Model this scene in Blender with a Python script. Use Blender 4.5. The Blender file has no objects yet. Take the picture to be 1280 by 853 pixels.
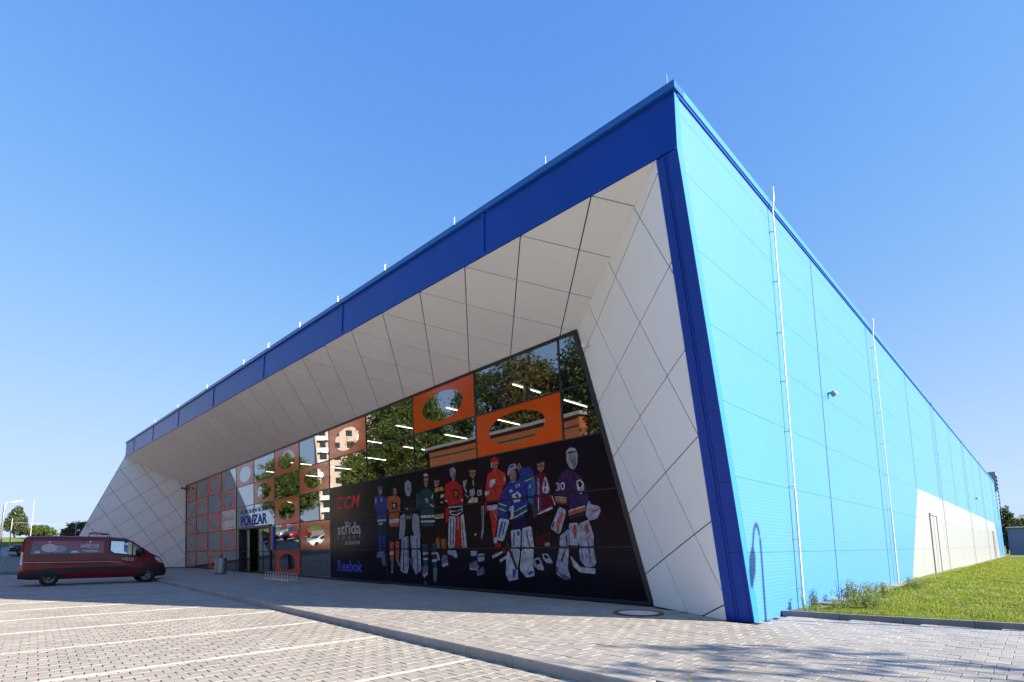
import bpy, math, random
import numpy as np
from mathutils import Vector, Matrix
random.seed(7); RNG = np.random.default_rng(11)
SC = bpy.context.scene; COL = SC.collection
R = math.radians

# ------------------------------------------------------------------ camera, sky, sun, exposure
cam = bpy.data.cameras.new('camera'); CAM = bpy.data.objects.new('camera', cam); COL.objects.link(CAM)
cam.sensor_width = 36.0; cam.lens = 625.34 / 1280 * 36; cam.shift_y = (607.94 - 426.5) / 1280
cam.clip_start = 0.05; cam.clip_end = 3000
YAW, PITCH, ROLL = 0.8134, 0.1264, -0.0067
_f = Vector((-math.sin(YAW) * math.cos(PITCH), math.cos(YAW) * math.cos(PITCH), math.sin(PITCH)))
_r = Vector((math.cos(YAW), math.sin(YAW), 0)); _u = _r.cross(_f)
_R = _r * math.cos(ROLL) + _u * math.sin(ROLL); _U = -_r * math.sin(ROLL) + _u * math.cos(ROLL)
CAM.matrix_world = Matrix(((_R.x, _U.x, -_f.x, 0), (_R.y, _U.y, -_f.y, 0), (_R.z, _U.z, -_f.z, 1.4), (0, 0, 0, 1)))
SC.camera = CAM
SUN = Vector((2.3, 0.98, 1.0)).normalized()
SUN_EL = math.asin(SUN.z); SUN_AZ = math.atan2(SUN.x, SUN.y)
W = bpy.data.worlds.new('World'); SC.world = W; W.use_nodes = True
nt = W.node_tree; nt.nodes.clear()
sky = nt.nodes.new('ShaderNodeTexSky'); sky.sky_type = 'NISHITA'; sky.sun_disc = False
sky.sun_elevation = SUN_EL; sky.sun_rotation = SUN_AZ; sky.altitude = 200; sky.air_density = 1.0; sky.dust_density = 0.2; sky.ozone_density = 2.0
hsv = nt.nodes.new('ShaderNodeHueSaturation'); hsv.inputs['Saturation'].default_value = 1.32; hsv.inputs['Hue'].default_value = 0.528
def vmath(op, src, val):
    n = nt.nodes.new('ShaderNodeVectorMath'); n.operation = op
    nt.links.new(src, n.inputs[0])
    if isinstance(val, float): n.inputs[1].default_value = (val, val, val)
    elif isinstance(val, tuple): n.inputs[1].default_value = val
    else: nt.links.new(val, n.inputs[1])
    return n.outputs[0]
bg = nt.nodes.new('ShaderNodeBackground'); bg.inputs['Strength'].default_value = 0.15
wo = nt.nodes.new('ShaderNodeOutputWorld')
nt.links.new(sky.outputs[0], hsv.inputs['Color']); # the whole sky rolls off towards its bright end, as film does: c / (1 + c / K) * A
c_ = hsv.outputs[0]; c_ = vmath('DIVIDE', c_, vmath('ADD', vmath('MULTIPLY', c_, 1 / 0.8), 1.0)); c_ = vmath('MULTIPLY', c_, (1.95, 2.46, 3.25))
nt.links.new(c_, bg.inputs[0]); nt.links.new(bg.outputs[0], wo.inputs[0])
sl = bpy.data.lights.new('sun', 'SUN'); sl.energy = 4.6; sl.angle = R(0.5); sl.color = (1.0, 0.88, 0.70)
so = bpy.data.objects.new('sun', sl); COL.objects.link(so)
so.rotation_euler = SUN.to_track_quat('Z', 'Y').to_euler(); so.location = (40, 20, 60)
SC.render.engine = 'CYCLES'
SC.view_settings.view_transform = 'Standard'; SC.view_settings.look = 'None'; SC.view_settings.gamma = 1.0
SC.view_settings.use_curve_mapping = False; SC.view_settings.exposure = 1.6

# ------------------------------------------------------------------ materials
def N(t, kind, **kw):
    n = t.nodes.new(kind)
    for k, v in kw.items():
        if k in n.inputs: n.inputs[k].default_value = v
        else: setattr(n, k, v)
    return n
MATS = {}
def mat(name, col, rough=0.6, metal=0.0, spec=0.5, coat=0.0, var=0.0, vscale=3.0, bump=0.0, bscale=40.0, emit=None, obj_var=0.0, ior=None, dirt=None, dscale=1.0):
    if name in MATS: return MATS[name]
    m = bpy.data.materials.new(name); m.use_nodes = True; t = m.node_tree; p = t.nodes['Principled BSDF']
    p.inputs['Roughness'].default_value = rough; p.inputs['Metallic'].default_value = metal
    p.inputs['Specular IOR Level'].default_value = spec; p.inputs['Coat Weight'].default_value = coat
    p.inputs['Coat Roughness'].default_value = 0.04
    if ior: p.inputs['IOR'].default_value = ior
    c4 = (*col, 1); p.inputs['Base Color'].default_value = c4; last = None
    tc = N(t, 'ShaderNodeTexCoord')
    if var > 0:
        nz = N(t, 'ShaderNodeTexNoise', Scale=vscale, Detail=6.0, Roughness=0.6); t.links.new(tc.outputs['Object'], nz.inputs['Vector'])
        mr = N(t, 'ShaderNodeMapRange'); mr.inputs['From Min'].default_value = .3; mr.inputs['From Max'].default_value = .7
        mr.inputs['To Min'].default_value = 1 - var; mr.inputs['To Max'].default_value = 1 + var; t.links.new(nz.outputs[0], mr.inputs[0])
        h = N(t, 'ShaderNodeHueSaturation'); h.inputs['Color'].default_value = c4; t.links.new(mr.outputs[0], h.inputs['Value']); last = h
    if obj_var > 0:
        oi = N(t, 'ShaderNodeObjectInfo'); mr = N(t, 'ShaderNodeMapRange'); mr.inputs['To Min'].default_value = 1 - obj_var; mr.inputs['To Max'].default_value = 1 + obj_var
        t.links.new(oi.outputs['Random'], mr.inputs[0]); h = N(t, 'ShaderNodeHueSaturation'); h.inputs['Color'].default_value = c4
        if last: t.links.new(last.outputs[0], h.inputs['Color'])
        t.links.new(mr.outputs[0], h.inputs['Value']); last = h
    if dirt:
        nz = N(t, 'ShaderNodeTexNoise', Scale=dscale, Detail=8.0, Roughness=0.7); t.links.new(tc.outputs['Object'], nz.inputs['Vector'])
        cr = N(t, 'ShaderNodeMapRange'); cr.inputs['From Min'].default_value = .56; cr.inputs['From Max'].default_value = .74; cr.inputs['To Max'].default_value = .7
        t.links.new(nz.outputs[0], cr.inputs[0]); mx = N(t, 'ShaderNodeMix', data_type='RGBA'); mx.inputs[6].default_value = c4; mx.inputs[7].default_value = (*dirt, 1)
        if last: t.links.new(last.outputs[0], mx.inputs[6])
        t.links.new(cr.outputs[0], mx.inputs[0]); t.links.new(mx.outputs[2], p.inputs['Base Color'])
    elif last: t.links.new(last.outputs[0], p.inputs['Base Color'])
    if bump > 0:
        nz = N(t, 'ShaderNodeTexNoise', Scale=bscale, Detail=4.0); t.links.new(tc.outputs['Object'], nz.inputs['Vector'])
        b = N(t, 'ShaderNodeBump', Strength=bump, Distance=0.02); t.links.new(nz.outputs[0], b.inputs['Height']); t.links.new(b.outputs[0], p.inputs['Normal'])
    if emit: p.inputs['Emission Color'].default_value = (*emit[0], 1); p.inputs['Emission Strength'].default_value = emit[1]
    MATS[name] = m; return m

def ribbed(name, col, scale, strength, rough=.35, var=.02):
    """painted sandwich panel with fine horizontal micro ribs"""
    m = mat(name, col, rough=rough, var=var, vscale=.8); t = m.node_tree; p = t.nodes['Principled BSDF']
    tc = N(t, 'ShaderNodeTexCoord'); sp = N(t, 'ShaderNodeSeparateXYZ'); t.links.new(tc.outputs['Object'], sp.inputs[0])
    mu = N(t, 'ShaderNodeMath', operation='MULTIPLY'); mu.inputs[1].default_value = scale; t.links.new(sp.outputs['Z'], mu.inputs[0])
    sn = N(t, 'ShaderNodeMath', operation='SINE'); t.links.new(mu.outputs[0], sn.inputs[0])
    nz = N(t, 'ShaderNodeTexNoise', Scale=1.3, Detail=3.0); t.links.new(tc.outputs['Object'], nz.inputs['Vector'])
    ad = N(t, 'ShaderNodeMath', operation='ADD'); t.links.new(sn.outputs[0], ad.inputs[0]); t.links.new(nz.outputs[0], ad.inputs[1])
    b = N(t, 'ShaderNodeBump', Strength=strength, Distance=.01); t.links.new(ad.outputs[0], b.inputs['Height']); t.links.new(b.outputs[0], p.inputs['Normal'])
    return m

M_BLUE = mat('blue_painted_metal', (.0015, .045, .34), rough=.36, spec=.3, var=.05, vscale=.5, bump=.02, bscale=.7, obj_var=.05)
M_COPE = mat('blue_coping', (.014, .11, .42), rough=.3, var=.04, vscale=1.)
M_SIDE = ribbed('sky_blue_panel', (.055, .22, .56), 90.0, .10)
M_SIDEW = ribbed('white_panel', (.27, .30, .335), 90.0, .06)
M_TRIM = mat('cyan_trim', (.02, .20, .60), rough=.35, var=.03)
M_JOINT = mat('dark_joint', (.02, .03, .06), rough=.8, var=.1)
M_JBLUE = mat('blue_joint', (.004, .035, .18), rough=.6, var=.1)
M_CLAD = mat('white_cladding', (.90, .89, .87), rough=.38, var=.02, vscale=.7, obj_var=.025, bump=.015, bscale=.9)
M_FRAME = mat('anthracite_frame', (.018, .020, .022), rough=.4, var=.1)
M_ORANGE = mat('orange_film', (.62, .075, .006), rough=.12, var=.06, vscale=.6)
M_POST = mat('black_print_film', (.0065, .0065, .013), rough=.2, spec=.10, var=.3, vscale=.5, bump=.18, bscale=1.1, ior=1.5)
M_GALV = mat('galvanised_steel', (.55, .57, .6), rough=.35, metal=.85, var=.08)
M_WHITEP = mat('white_plastic', (.75, .76, .77), rough=.45, var=.04)
M_GREYP = mat('grey_plastic', (.25, .26, .27), rough=.5, var=.05)
M_BLACK = mat('black_plastic', (.012, .012, .013), rough=.5, var=.1)
M_RUBBER = mat('tyre_rubber', (.018, .018, .018), rough=.85, var=.15, bump=.1, bscale=60)
M_STEEL = mat('brushed_steel', (.42, .44, .46), rough=.5, metal=1.0, var=.06, vscale=8)
M_KERB = mat('kerb_concrete', (.34, .31, .28), rough=.9, var=.14, vscale=5, bump=.25, bscale=70, obj_var=.08, dirt=(.12, .11, .10), dscale=2.5)
M_KERBD = mat('dark_kerb_concrete', (.20, .19, .19), rough=.9, var=.14, vscale=5, bump=.25, bscale=70, obj_var=.08, dirt=(.09, .085, .08), dscale=2.5)
M_PAVE = mat('grey_paver', (.335, .315, .295), rough=.9, var=.10, vscale=9, bump=.2, bscale=90, obj_var=.06)
M_PAVEL = mat('sand_paver', (.36, .33, .295), rough=.9, var=.10, vscale=9, bump=.2, bscale=90, obj_var=.06)
M_SAND = mat('joint_sand', (.10, .092, .082), rough=1., var=.2, vscale=6, bump=.2, bscale=90)
M_LINE = mat('white_marking', (.52, .505, .48), rough=.85, var=.1, vscale=7, dirt=(.38, .35, .31), dscale=2.)
M_SOIL = mat('soil', (.085, .065, .045), rough=1., var=.3, vscale=4, bump=.5, bscale=30)
M_GRASSG = mat('lawn_ground', (.13, .155, .025), rough=1., var=.35, vscale=1.2, bump=.4, bscale=25, dirt=(.10, .095, .04), dscale=.6)
M_ASPH = mat('asphalt', (.075, .075, .078), rough=.95, var=.2, vscale=3, bump=.3, bscale=60)
M_STRIP = mat('pale_concrete', (.30, .27, .235), rough=.95, var=.18, vscale=4, bump=.3, bscale=50)
M_RUST = mat('rusty_iron', (.14, .065, .035), rough=.85, var=.35, vscale=14, bump=.3, bscale=70)
M_INT = mat('interior_wall', (.25, .24, .23), rough=.9, var=.08)
M_INTF = mat('interior_floor', (.12, .115, .11), rough=.7, var=.1)
M_TUBE = mat('fluorescent_tube', (.9, .9, .9), emit=((1., .96, .88), 4.0))

def glass_mat(name, ior, tint, base=0.0, gl=(.95, .97, 1.0)):
    m = bpy.data.materials.new(name); m.use_nodes = True; t = m.node_tree; t.nodes.clear()
    fr = N(t, 'ShaderNodeFresnel', IOR=ior); ad = N(t, 'ShaderNodeMath', operation='ADD', use_clamp=True); ad.inputs[1].default_value = base
    t.links.new(fr.outputs[0], ad.inputs[0])
    tr = N(t, 'ShaderNodeBsdfTransparent', Color=(*tint, 1)); g = N(t, 'ShaderNodeBsdfGlossy', Color=(*gl, 1), Roughness=.005)
    tc = N(t, 'ShaderNodeTexCoord'); nz = N(t, 'ShaderNodeTexNoise', Scale=.55, Detail=2.0); t.links.new(tc.outputs['Object'], nz.inputs['Vector'])
    b = N(t, 'ShaderNodeBump', Strength=.035, Distance=.05); t.links.new(nz.outputs[0], b.inputs['Height']); t.links.new(b.outputs[0], g.inputs['Normal'])
    mx = N(t, 'ShaderNodeMixShader'); o = N(t, 'ShaderNodeOutputMaterial')
    t.links.new(ad.outputs[0], mx.inputs[0]); t.links.new(tr.outputs[0], mx.inputs[1]); t.links.new(g.outputs[0], mx.inputs[2]); t.links.new(mx.outputs[0], o.inputs[0])
    return m
M_GLASS = glass_mat('facade_glass', 2.4, (.50, .54, .52), .13)
M_CARGLASS = glass_mat('car_glass', 1.8, (.12, .15, .15), .5, (.80, .95, 1.0))
M_WIN = mat('window_glass', (.03, .04, .05), rough=.06, spec=.8, var=.2)

# ------------------------------------------------------------------ mesh helpers
class MB:
    """collects faces; build() links them as ONE mesh object"""
    def __init__(s): s.v = []; s.f = []; s.m = []
    def poly(s, pts, mi=0):
        b = len(s.v); s.v += [tuple(p) for p in pts]; s.f.append(tuple(range(b, b + len(pts)))); s.m.append(mi); return s
    def add(s, vs, fs, mi=0):
        b = len(s.v); s.v += [tuple(p) for p in vs]
        for f in fs: s.f.append(tuple(b + i for i in f)); s.m.append(mi)
        return s
    def box(s, x0, x1, y0, y1, z0, z1, mi=0):
        vs = [(x, y, z) for z in (z0, z1) for y in (y0, y1) for x in (x0, x1)]
        return s.add(vs, [(0, 2, 3, 1), (4, 5, 7, 6), (0, 1, 5, 4), (2, 6, 7, 3), (0, 4, 6, 2), (1, 3, 7, 5)], mi)
    def prism(s, ring, off, mi=0):
        """closed ring extruded by vector off"""
        n = len(ring); a = [Vector(p) for p in ring]; b = [p + Vector(off) for p in a]
        fs = [tuple(reversed(range(n))), tuple(range(n, 2 * n))] + [(i, (i + 1) % n, n + (i + 1) % n, n + i) for i in range(n)]
        return s.add(a + b, fs, mi)
    def tube(s, pts, r, k=8, mi=0, cap=True):
        pts = [Vector(p) for p in pts]; rr = r if isinstance(r, (list, tuple)) else [r] * len(pts); rings = []
        for i, p in enumerate(pts):
            d = (pts[min(i + 1, len(pts) - 1)] - pts[max(i - 1, 0)]).normalized()
            a = d.cross(Vector((0, 0, 1)) if abs(d.z) < .9 else Vector((1, 0, 0))).normalized(); c = d.cross(a)
            rings.append([p + (a * math.cos(2 * math.pi * j / k) + c * math.sin(2 * math.pi * j / k)) * rr[i] for j in range(k)])
        vs = [q for g in rings for q in g]; fs = []
        for i in range(len(pts) - 1):
            for j in range(k): fs.append((i * k + j, i * k + (j + 1) % k, (i + 1) * k + (j + 1) % k, (i + 1) * k + j))
        if cap: fs += [tuple(reversed(range(k))), tuple(range((len(pts) - 1) * k, len(pts) * k))]
        return s.add(vs, fs, mi)
    def lathe(s, prof, c=(0, 0, 0), k=24, axis='z', mi=0):
        vs = []; fs = []; n = len(prof)
        for j in range(k):
            a = 2 * math.pi * j / k; ca, sa = math.cos(a), math.sin(a)
            for r, h in prof:
                q = {'z': (r * ca, r * sa, h), 'y': (r * ca, h, r * sa), 'x': (h, r * ca, r * sa)}[axis]
                vs.append((q[0] + c[0], q[1] + c[1], q[2] + c[2]))
        for j in range(k):
            for i in range(n - 1):
                a, b = j * n + i, ((j + 1) % k) * n + i; fs.append((a, b, b + 1, a + 1))
        return s.add(vs, fs, mi)
    def mesh(s, name, mats, smooth=False):
        me = bpy.data.meshes.new(name); me.from_pydata(s.v, [], s.f)
        for m in (mats if isinstance(mats, (list, tuple)) else [mats]): me.materials.append(m)
        me.polygons.foreach_set('material_index', s.m)
        if smooth: me.polygons.foreach_set('use_smooth', [True] * len(s.f))
        me.update(); return me
    def build(s, name, mats, parent=None, smooth=False):
        return link(name, s.mesh(name, mats, smooth), parent)
def link(name, me, parent=None, loc=None):
    o = bpy.data.objects.new(name, me); COL.objects.link(o)
    if loc is not None: o.location = loc
    if parent is not None:
        o.parent = parent
        if parent.type == 'EMPTY' and parent.get('_w'): o.matrix_parent_inverse = Matrix.Translation(-parent.location)
    return o
def thing(name, label, cat, loc=(0, 0, 0), rz=0., group=None, world=False):
    """Empty at the base of a thing; world=True: its parts are given in world coordinates"""
    o = bpy.data.objects.new(name, None); COL.objects.link(o); o.location = loc; o.rotation_euler = (0, 0, rz); o.empty_display_size = .2
    if world: o['_w'] = 1
    return tag(o, label, cat, group)
def tag(o, label=None, cat=None, group=None, kind=None):
    if label: o['label'] = label
    if cat: o['category'] = cat
    if group: o['group'] = group
    if kind: o['kind'] = kind
    return o
def copy_tree(o, parent=None):
    c = o.copy(); COL.objects.link(c)
    if parent is not None: c.parent = parent
    for ch in list(o.children): copy_tree(ch, c)
    return c
def smooth_by_angle(me, deg=40):
    me.polygons.foreach_set('use_smooth', [True] * len(me.polygons))
    try: me.set_sharp_from_angle(angle=R(deg))
    except Exception: pass
def text_faces(txt, shear=0.0, spacing=1.0, bold=0.0):
    """flat lettering as (verts2d, faces), normalised to width 1 from x=0, height kept in proportion"""
    cu = bpy.data.curves.new('lettering', 'FONT'); cu.body = txt; cu.size = 1; cu.shear = shear; cu.space_character = spacing; cu.offset = bold; cu.resolution_u = 3
    o = bpy.data.objects.new('lettering', cu); me = bpy.data.meshes.new_from_object(o)
    vs = [(v.co.x, v.co.y) for v in me.vertices]; fs = [tuple(p.vertices) for p in me.polygons]
    bpy.data.objects.remove(o); bpy.data.curves.remove(cu); bpy.data.meshes.remove(me)
    x0 = min(v[0] for v in vs); x1 = max(v[0] for v in vs); y0 = min(v[1] for v in vs); y1 = max(v[1] for v in vs)
    return [((v[0] - x0) / (x1 - x0), (v[1] - y0) / (y1 - y0)) for v in vs], fs
def clip(poly, a, b, c):
    """keep a*x+b*y <= c"""
    out = []
    for i in range(len(poly)):
        p, q = poly[i], poly[(i + 1) % len(poly)]; dp = a * p[0] + b * p[1] - c; dq = a * q[0] + b * q[1] - c
        if dp <= 0: out.append(p)
        if dp * dq < 0: t = dp / (dp - dq); out.append((p[0] + (q[0] - p[0]) * t, p[1] + (q[1] - p[1]) * t))
    return out
def area2(p): return .5 * abs(sum(p[i][0] * p[(i + 1) % len(p)][1] - p[(i + 1) % len(p)][0] * p[i][1] for i in range(len(p)))) if len(p) > 2 else 0

# ------------------------------------------------------------------ setting: ground, parking lot, pavement
def sstep(t): t = min(max(t, 0), 1); return t * t * (3 - 2 * t)
def terrain(x, y): return -.2 + 1.45 * sstep((-61.5 - x) / 5) + 2.0 * sstep((-71 - x) / 14)
xs = sorted(set([-1500, -700, -300, -160, -120] + list(range(-100, -50, 1)) + [-40, -20, 0, 20, 60, 150, 400, 1500])); ys = [-1500, -500, -150, -60, -30, -10, 10, 40, 100, 250, 700, 1500]
g = MB(); g.v = [(x, y, terrain(x, y)) for y in ys for x in xs]; n = len(xs)
g.f = [(j * n + i, j * n + i + 1, (j + 1) * n + i + 1, (j + 1) * n + i) for j in range(len(ys) - 1) for i in range(n - 1)]; g.m = [0] * len(g.f)
tag(g.build('ground', M_GRASSG), kind='structure')
tag(MB().poly([(-60.8, -30, -.165), (9, -30, -.165), (9, 4.8, -.165), (-60.8, 4.8, -.165)]).build('parking_lot', M_SAND), kind='structure')
for k_, q in enumerate(([(-60.8, -30), (9, -30), (9, -2.7), (-60.8, -2.7)], [(-2.5, -2.7), (9, -2.7), (9, 3.0), (-2.5, 3.0)])): tag(MB().poly([(p[0], p[1], -.125) for p in q]).build('parking_lot', M_PAVEL), kind='structure')
PAV = tag(MB().poly([(-60.8, 4.8, -.03), (9, 4.8, -.03), (9, 14.6, -.03), (-3.9, 11.45, -.03), (-60.8, 11.45, -.03)]).build('pavement', M_SAND), kind='structure')
LOT = bpy.data.objects['parking_lot']
# access road climbing on the left, beyond the hall
rd = MB()
for i in range(16):
    x0, x1 = -60.8 - i, -61.8 - i
    rd.poly([(x0, -30, terrain(x0, 0) + .04), (x0, 1.2, terrain(x0, 0) + .04), (x1, 1.2, terrain(x1, 0) + .04), (x1, -30, terrain(x1, 0) + .04)])
tag(rd.build('road', M_STRIP), kind='structure')

def island_var(m, amt):
    t = m.node_tree; p = t.nodes['Principled BSDF']; src = p.inputs['Base Color'].links[0].from_socket
    ge = N(t, 'ShaderNodeNewGeometry'); oi = N(t, 'ShaderNodeObjectInfo'); ad = N(t, 'ShaderNodeMath', operation='ADD'); fr = N(t, 'ShaderNodeMath', operation='FRACT')
    t.links.new(ge.outputs['Random Per Island'], ad.inputs[0]); t.links.new(oi.outputs['Random'], ad.inputs[1]); t.links.new(ad.outputs[0], fr.inputs[0])
    mr = N(t, 'ShaderNodeMapRange'); mr.inputs['To Min'].default_value = 1 - amt; mr.inputs['To Max'].default_value = 1 + amt; t.links.new(fr.outputs[0], mr.inputs[0])
    h = N(t, 'ShaderNodeHueSaturation'); t.links.new(src, h.inputs['Color']); t.links.new(mr.outputs[0], h.inputs['Value'])
    # large soft stains, worn into the stones
    tc = N(t, 'ShaderNodeNewGeometry'); nz = N(t, 'ShaderNodeTexNoise', Scale=.45, Detail=5.0, Roughness=.65); t.links.new(tc.outputs['Position'], nz.inputs['Vector'])
    m2 = N(t, 'ShaderNodeMapRange'); m2.inputs['From Min'].default_value = .35; m2.inputs['From Max'].default_value = .7; m2.inputs['To Min'].default_value = 1.06; m2.inputs['To Max'].default_value = .86
    t.links.new(nz.outputs[0], m2.inputs[0]); h2 = N(t, 'ShaderNodeHueSaturation'); t.links.new(h.outputs[0], h2.inputs['Color']); t.links.new(m2.outputs[0], h2.inputs['Value'])
    t.links.new(h2.outputs[0], p.inputs['Base Color'])
island_var(M_PAVE, .10); island_var(M_PAVEL, .08)

def stone_mesh(name, sx, sy, h, m, ch=.003):
    a, b = sx / 2, sy / 2; c = ch
    vs = [(-a, -b, -h), (a, -b, -h), (a, b, -h), (-a, b, -h), (-a, -b, -c), (a, -b, -c), (a, b, -c), (-a, b, -c), (-a + c, -b + c, 0), (a - c, -b + c, 0), (a - c, b - c, 0), (-a + c, b - c, 0)]
    fs = [(8, 9, 10, 11)] + [(i, (i + 1) % 4, 4 + (i + 1) % 4, 4 + i) for i in range(4)] + [(4 + i, 4 + (i + 1) % 4, 8 + (i + 1) % 4, 8 + i) for i in range(4)]
    me = bpy.data.meshes.new(name); me.from_pydata(vs, [], fs); me.materials.append(m); return me, np.array(vs), np.array(fs)
def lay(name, me, vs, fs, spots, z, parent, m, nbig=300):
    """the stones that show largest are objects of their own, the rest one mesh of real stones"""
    sp = np.array(spots); dz = RNG.normal(0, .0013, len(sp)); tilt = RNG.normal(0, .0045, (len(sp), 2))
    inv = CAM.matrix_world.inverted(); P = np.c_[sp, np.full(len(sp), z), np.ones(len(sp))] @ np.array(inv).T
    u = -P[:, 0] / P[:, 2] * 625.34 + 640; v = 607.94 + P[:, 1] / P[:, 2] * 625.34; ok = (P[:, 2] < 0) & (u > -5) & (u < 1285) & (v < 856)
    d = np.where(ok, np.hypot(sp[:, 0], sp[:, 1]), 1e9); order = np.argsort(d); big = order[:nbig]; rest = order[nbig:]
    for i in big:
        if d[i] > 1e8: continue
        o = link(name, me, parent, (sp[i, 0], sp[i, 1], z + dz[i])); o.rotation_euler = (tilt[i, 0], tilt[i, 1], 0)
    V = vs[None] + np.c_[sp[rest], z + dz[rest]][:, None, :]
    V[:, :, 2] += vs[None, :, 0] * tilt[rest][:, 1, None] + vs[None, :, 1] * tilt[rest][:, 0, None]
    F = (fs[None] + (np.arange(len(rest)) * len(vs))[:, None, None]).reshape(-1, 4)
    mm = bpy.data.meshes.new(name + 's'); mm.from_pydata(V.reshape(-1, 3).tolist(), [], F.tolist()); mm.materials.append(m)
    tag(link(name + 's', mm, parent), kind='stuff')
def pave_end(x): return 11.40 + (x + 3.92) * .241 if x > -3.93 else (10.05 + (-4.1 - x) * .38 if x > -6.8 else 11.15 + .0171 * (x + 8))
sx, sy = .232, .24; spots = []; j = 0; y = 5.08
while y < 13.2:
    x = 1.2 + (sx / 2 if j % 2 else 0)
    while x > -52:
        if y + sy / 2 < pave_end(x) and not (x < -3.8 and x > -4.6 and y > 9.8) and math.hypot(x + 6.26, y - 9.70) > .56: spots.append((x, y))
        x -= sx
    y += sy; j += 1
me, vs, fs = stone_mesh('paving_stone', sx - .007, sy - .007, .06, M_PAVE); lay('paving_stone', me, vs, fs, spots, 0.0, PAV, M_PAVE)
sx, sy = .198, .212; spots = []; i = 0; x = -2.6
while x > -50:
    y = 4.60 + (sy / 2 if i % 2 else 0) - sy / 2
    while y > -2.6:
        spots.append((x, y)); y -= sy
    x -= sx; i += 1
spots = [s for s in spots if s[1] < 4.62]
me, vs, fs = stone_mesh('parking_stone', sx - .008, sy - .011, .05, M_PAVEL); lay('parking_stone', me, vs, fs, spots, -.12, LOT, M_PAVEL)
for k in range(11):
    x = -5.70 - 2.66 * k
    tag(MB().box(x - .036, x + .036, -2.6, 4.55, -.1215, -.1145).build('parking_line', M_LINE), kind='structure')
# kerb between pavement and lot, every stone a piece
KERB = thing('kerb', None, None, (-3, 4.8, 0), world=True); KERB['kind'] = 'structure'
del_keys = [k for k in ('label', 'category') if k in KERB.keys()]
x = -3.0
while x > -52:
    b = MB(); L = .995; c = .012; jy = random.uniform(-.004, .004); jz = random.uniform(-.004, .003)
    b.prism([(x, 4.71 + jy, -.17), (x, 4.71 + jy, -.006 + jz), (x, 4.725 + jy, .008 + jz), (x, 4.93 + jy, .008 + jz), (x, 4.94 + jy, -.17)], (-L, 0, 0)); b.build('kerb_stone', M_KERB, KERB); x -= 1.0
MB().prism([(-2.78, 4.71, -.17), (-2.78, 4.71, .006), (-2.98, 4.71, .006), (-2.98, 4.71, -.17)], (0, -1.6, 0)).build('kerb_stone', M_KERB, KERB)
# dark kerb in front of the lawn
K2 = thing('lawn_kerb', None, None, (-3.9, 11.42, 0), world=True); K2['kind'] = 'structure'
d = Vector((1, .241, 0)).normalized(); nrm = Vector((-d.y, d.x, 0)); p = Vector((-3.90, 11.42, -.1)); k = 0
while k < 14:
    jz = random.uniform(-.004, .004); a = p + d * (k * 1.0); up = Vector((0, 0, .2 + jz))
    MB().prism([a, a + up, a + up + nrm * .09, a + nrm * .09], d * .992).build('kerb_stone', M_KERBD, K2); k += 1
# bare bed at the end of the front kerb
tag(MB().poly([(-2.76, 3.0, -.05), (9, 3.0, -.05), (9, 4.96, -.015), (-2.76, 4.96, -.015)]).build('planting_bed', M_SOIL), kind='structure')
# lawn
lw = MB(); NX, NY = 14, 60
for jj in range(NY + 1):
    for ii in range(NX + 1):
        u = (ii / NX) ** 1.3; yy0 = (11.5 + .241 * (u * 34 + .02)); v = (jj / NY) ** 1.8
        X = -3.92 + u * 34; Y = yy0 + v * (190 - yy0); lw.v.append((X, Y, .055 + .05 * min(1, (Y - 12) / 20)))
for jj in range(NY):
    for ii in range(NX): a = jj * (NX + 1) + ii; lw.f.append((a, a + 1, a + NX + 2, a + NX + 1)); lw.m.append(0)
tag(lw.build('lawn', M_GRASSG, smooth=True), kind='structure')
tag(MB().poly([(-3.93, 13.6, .075), (-3.42, 13.6, .075), (-3.55, 40, .14), (-3.6, 97, .16), (-3.93, 97, .16)]).build('gravel_strip', M_STRIP), kind='structure')

# ------------------------------------------------------------------ the sports hall
HALL = thing('sports_hall', 'large blue sports hall with white diamond cladding and an orange checkered glass front', 'building', (-30, 10.5, 0), world=True)
XR = -3.93
FA = .045
def fasc(x, z=0., off=0.):            # point on the fascia plane, off = outward
    return Vector((x, 7.911 + FA * (x + 3.93) - off, z))
XL = -59.1
def ftop(x): return 9.90 + (x - XR) / (XL - XR) * 1.82
def fbot(x): return 8.68 + (x - XR) / (XL - XR) * 1.70
A_, LEAN = .0171, -.0577
GO = Vector((A_, -1, LEAN)).normalized()
def G(x, z, off=0.): return Vector((x, 11.2267 + LEAN * z + A_ * (x + 8), z)) + GO * off
GTR, GBR, GTL, GBL = G(-8.61, 7.65), G(-6.79, 0), G(-55.95, 7.70), G(-55.9, 0)
PIN = Vector((-4.442, 9.966, 0)); PTOP = fasc(-4.337, 8.66); SL = fasc(XL, 10.36); FOOT = Vector((-59.94, 1.679, 0))
CB = Vector((XR, 10.0, 0)); CT = Vector((XR, 7.911, 8.68))

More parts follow.
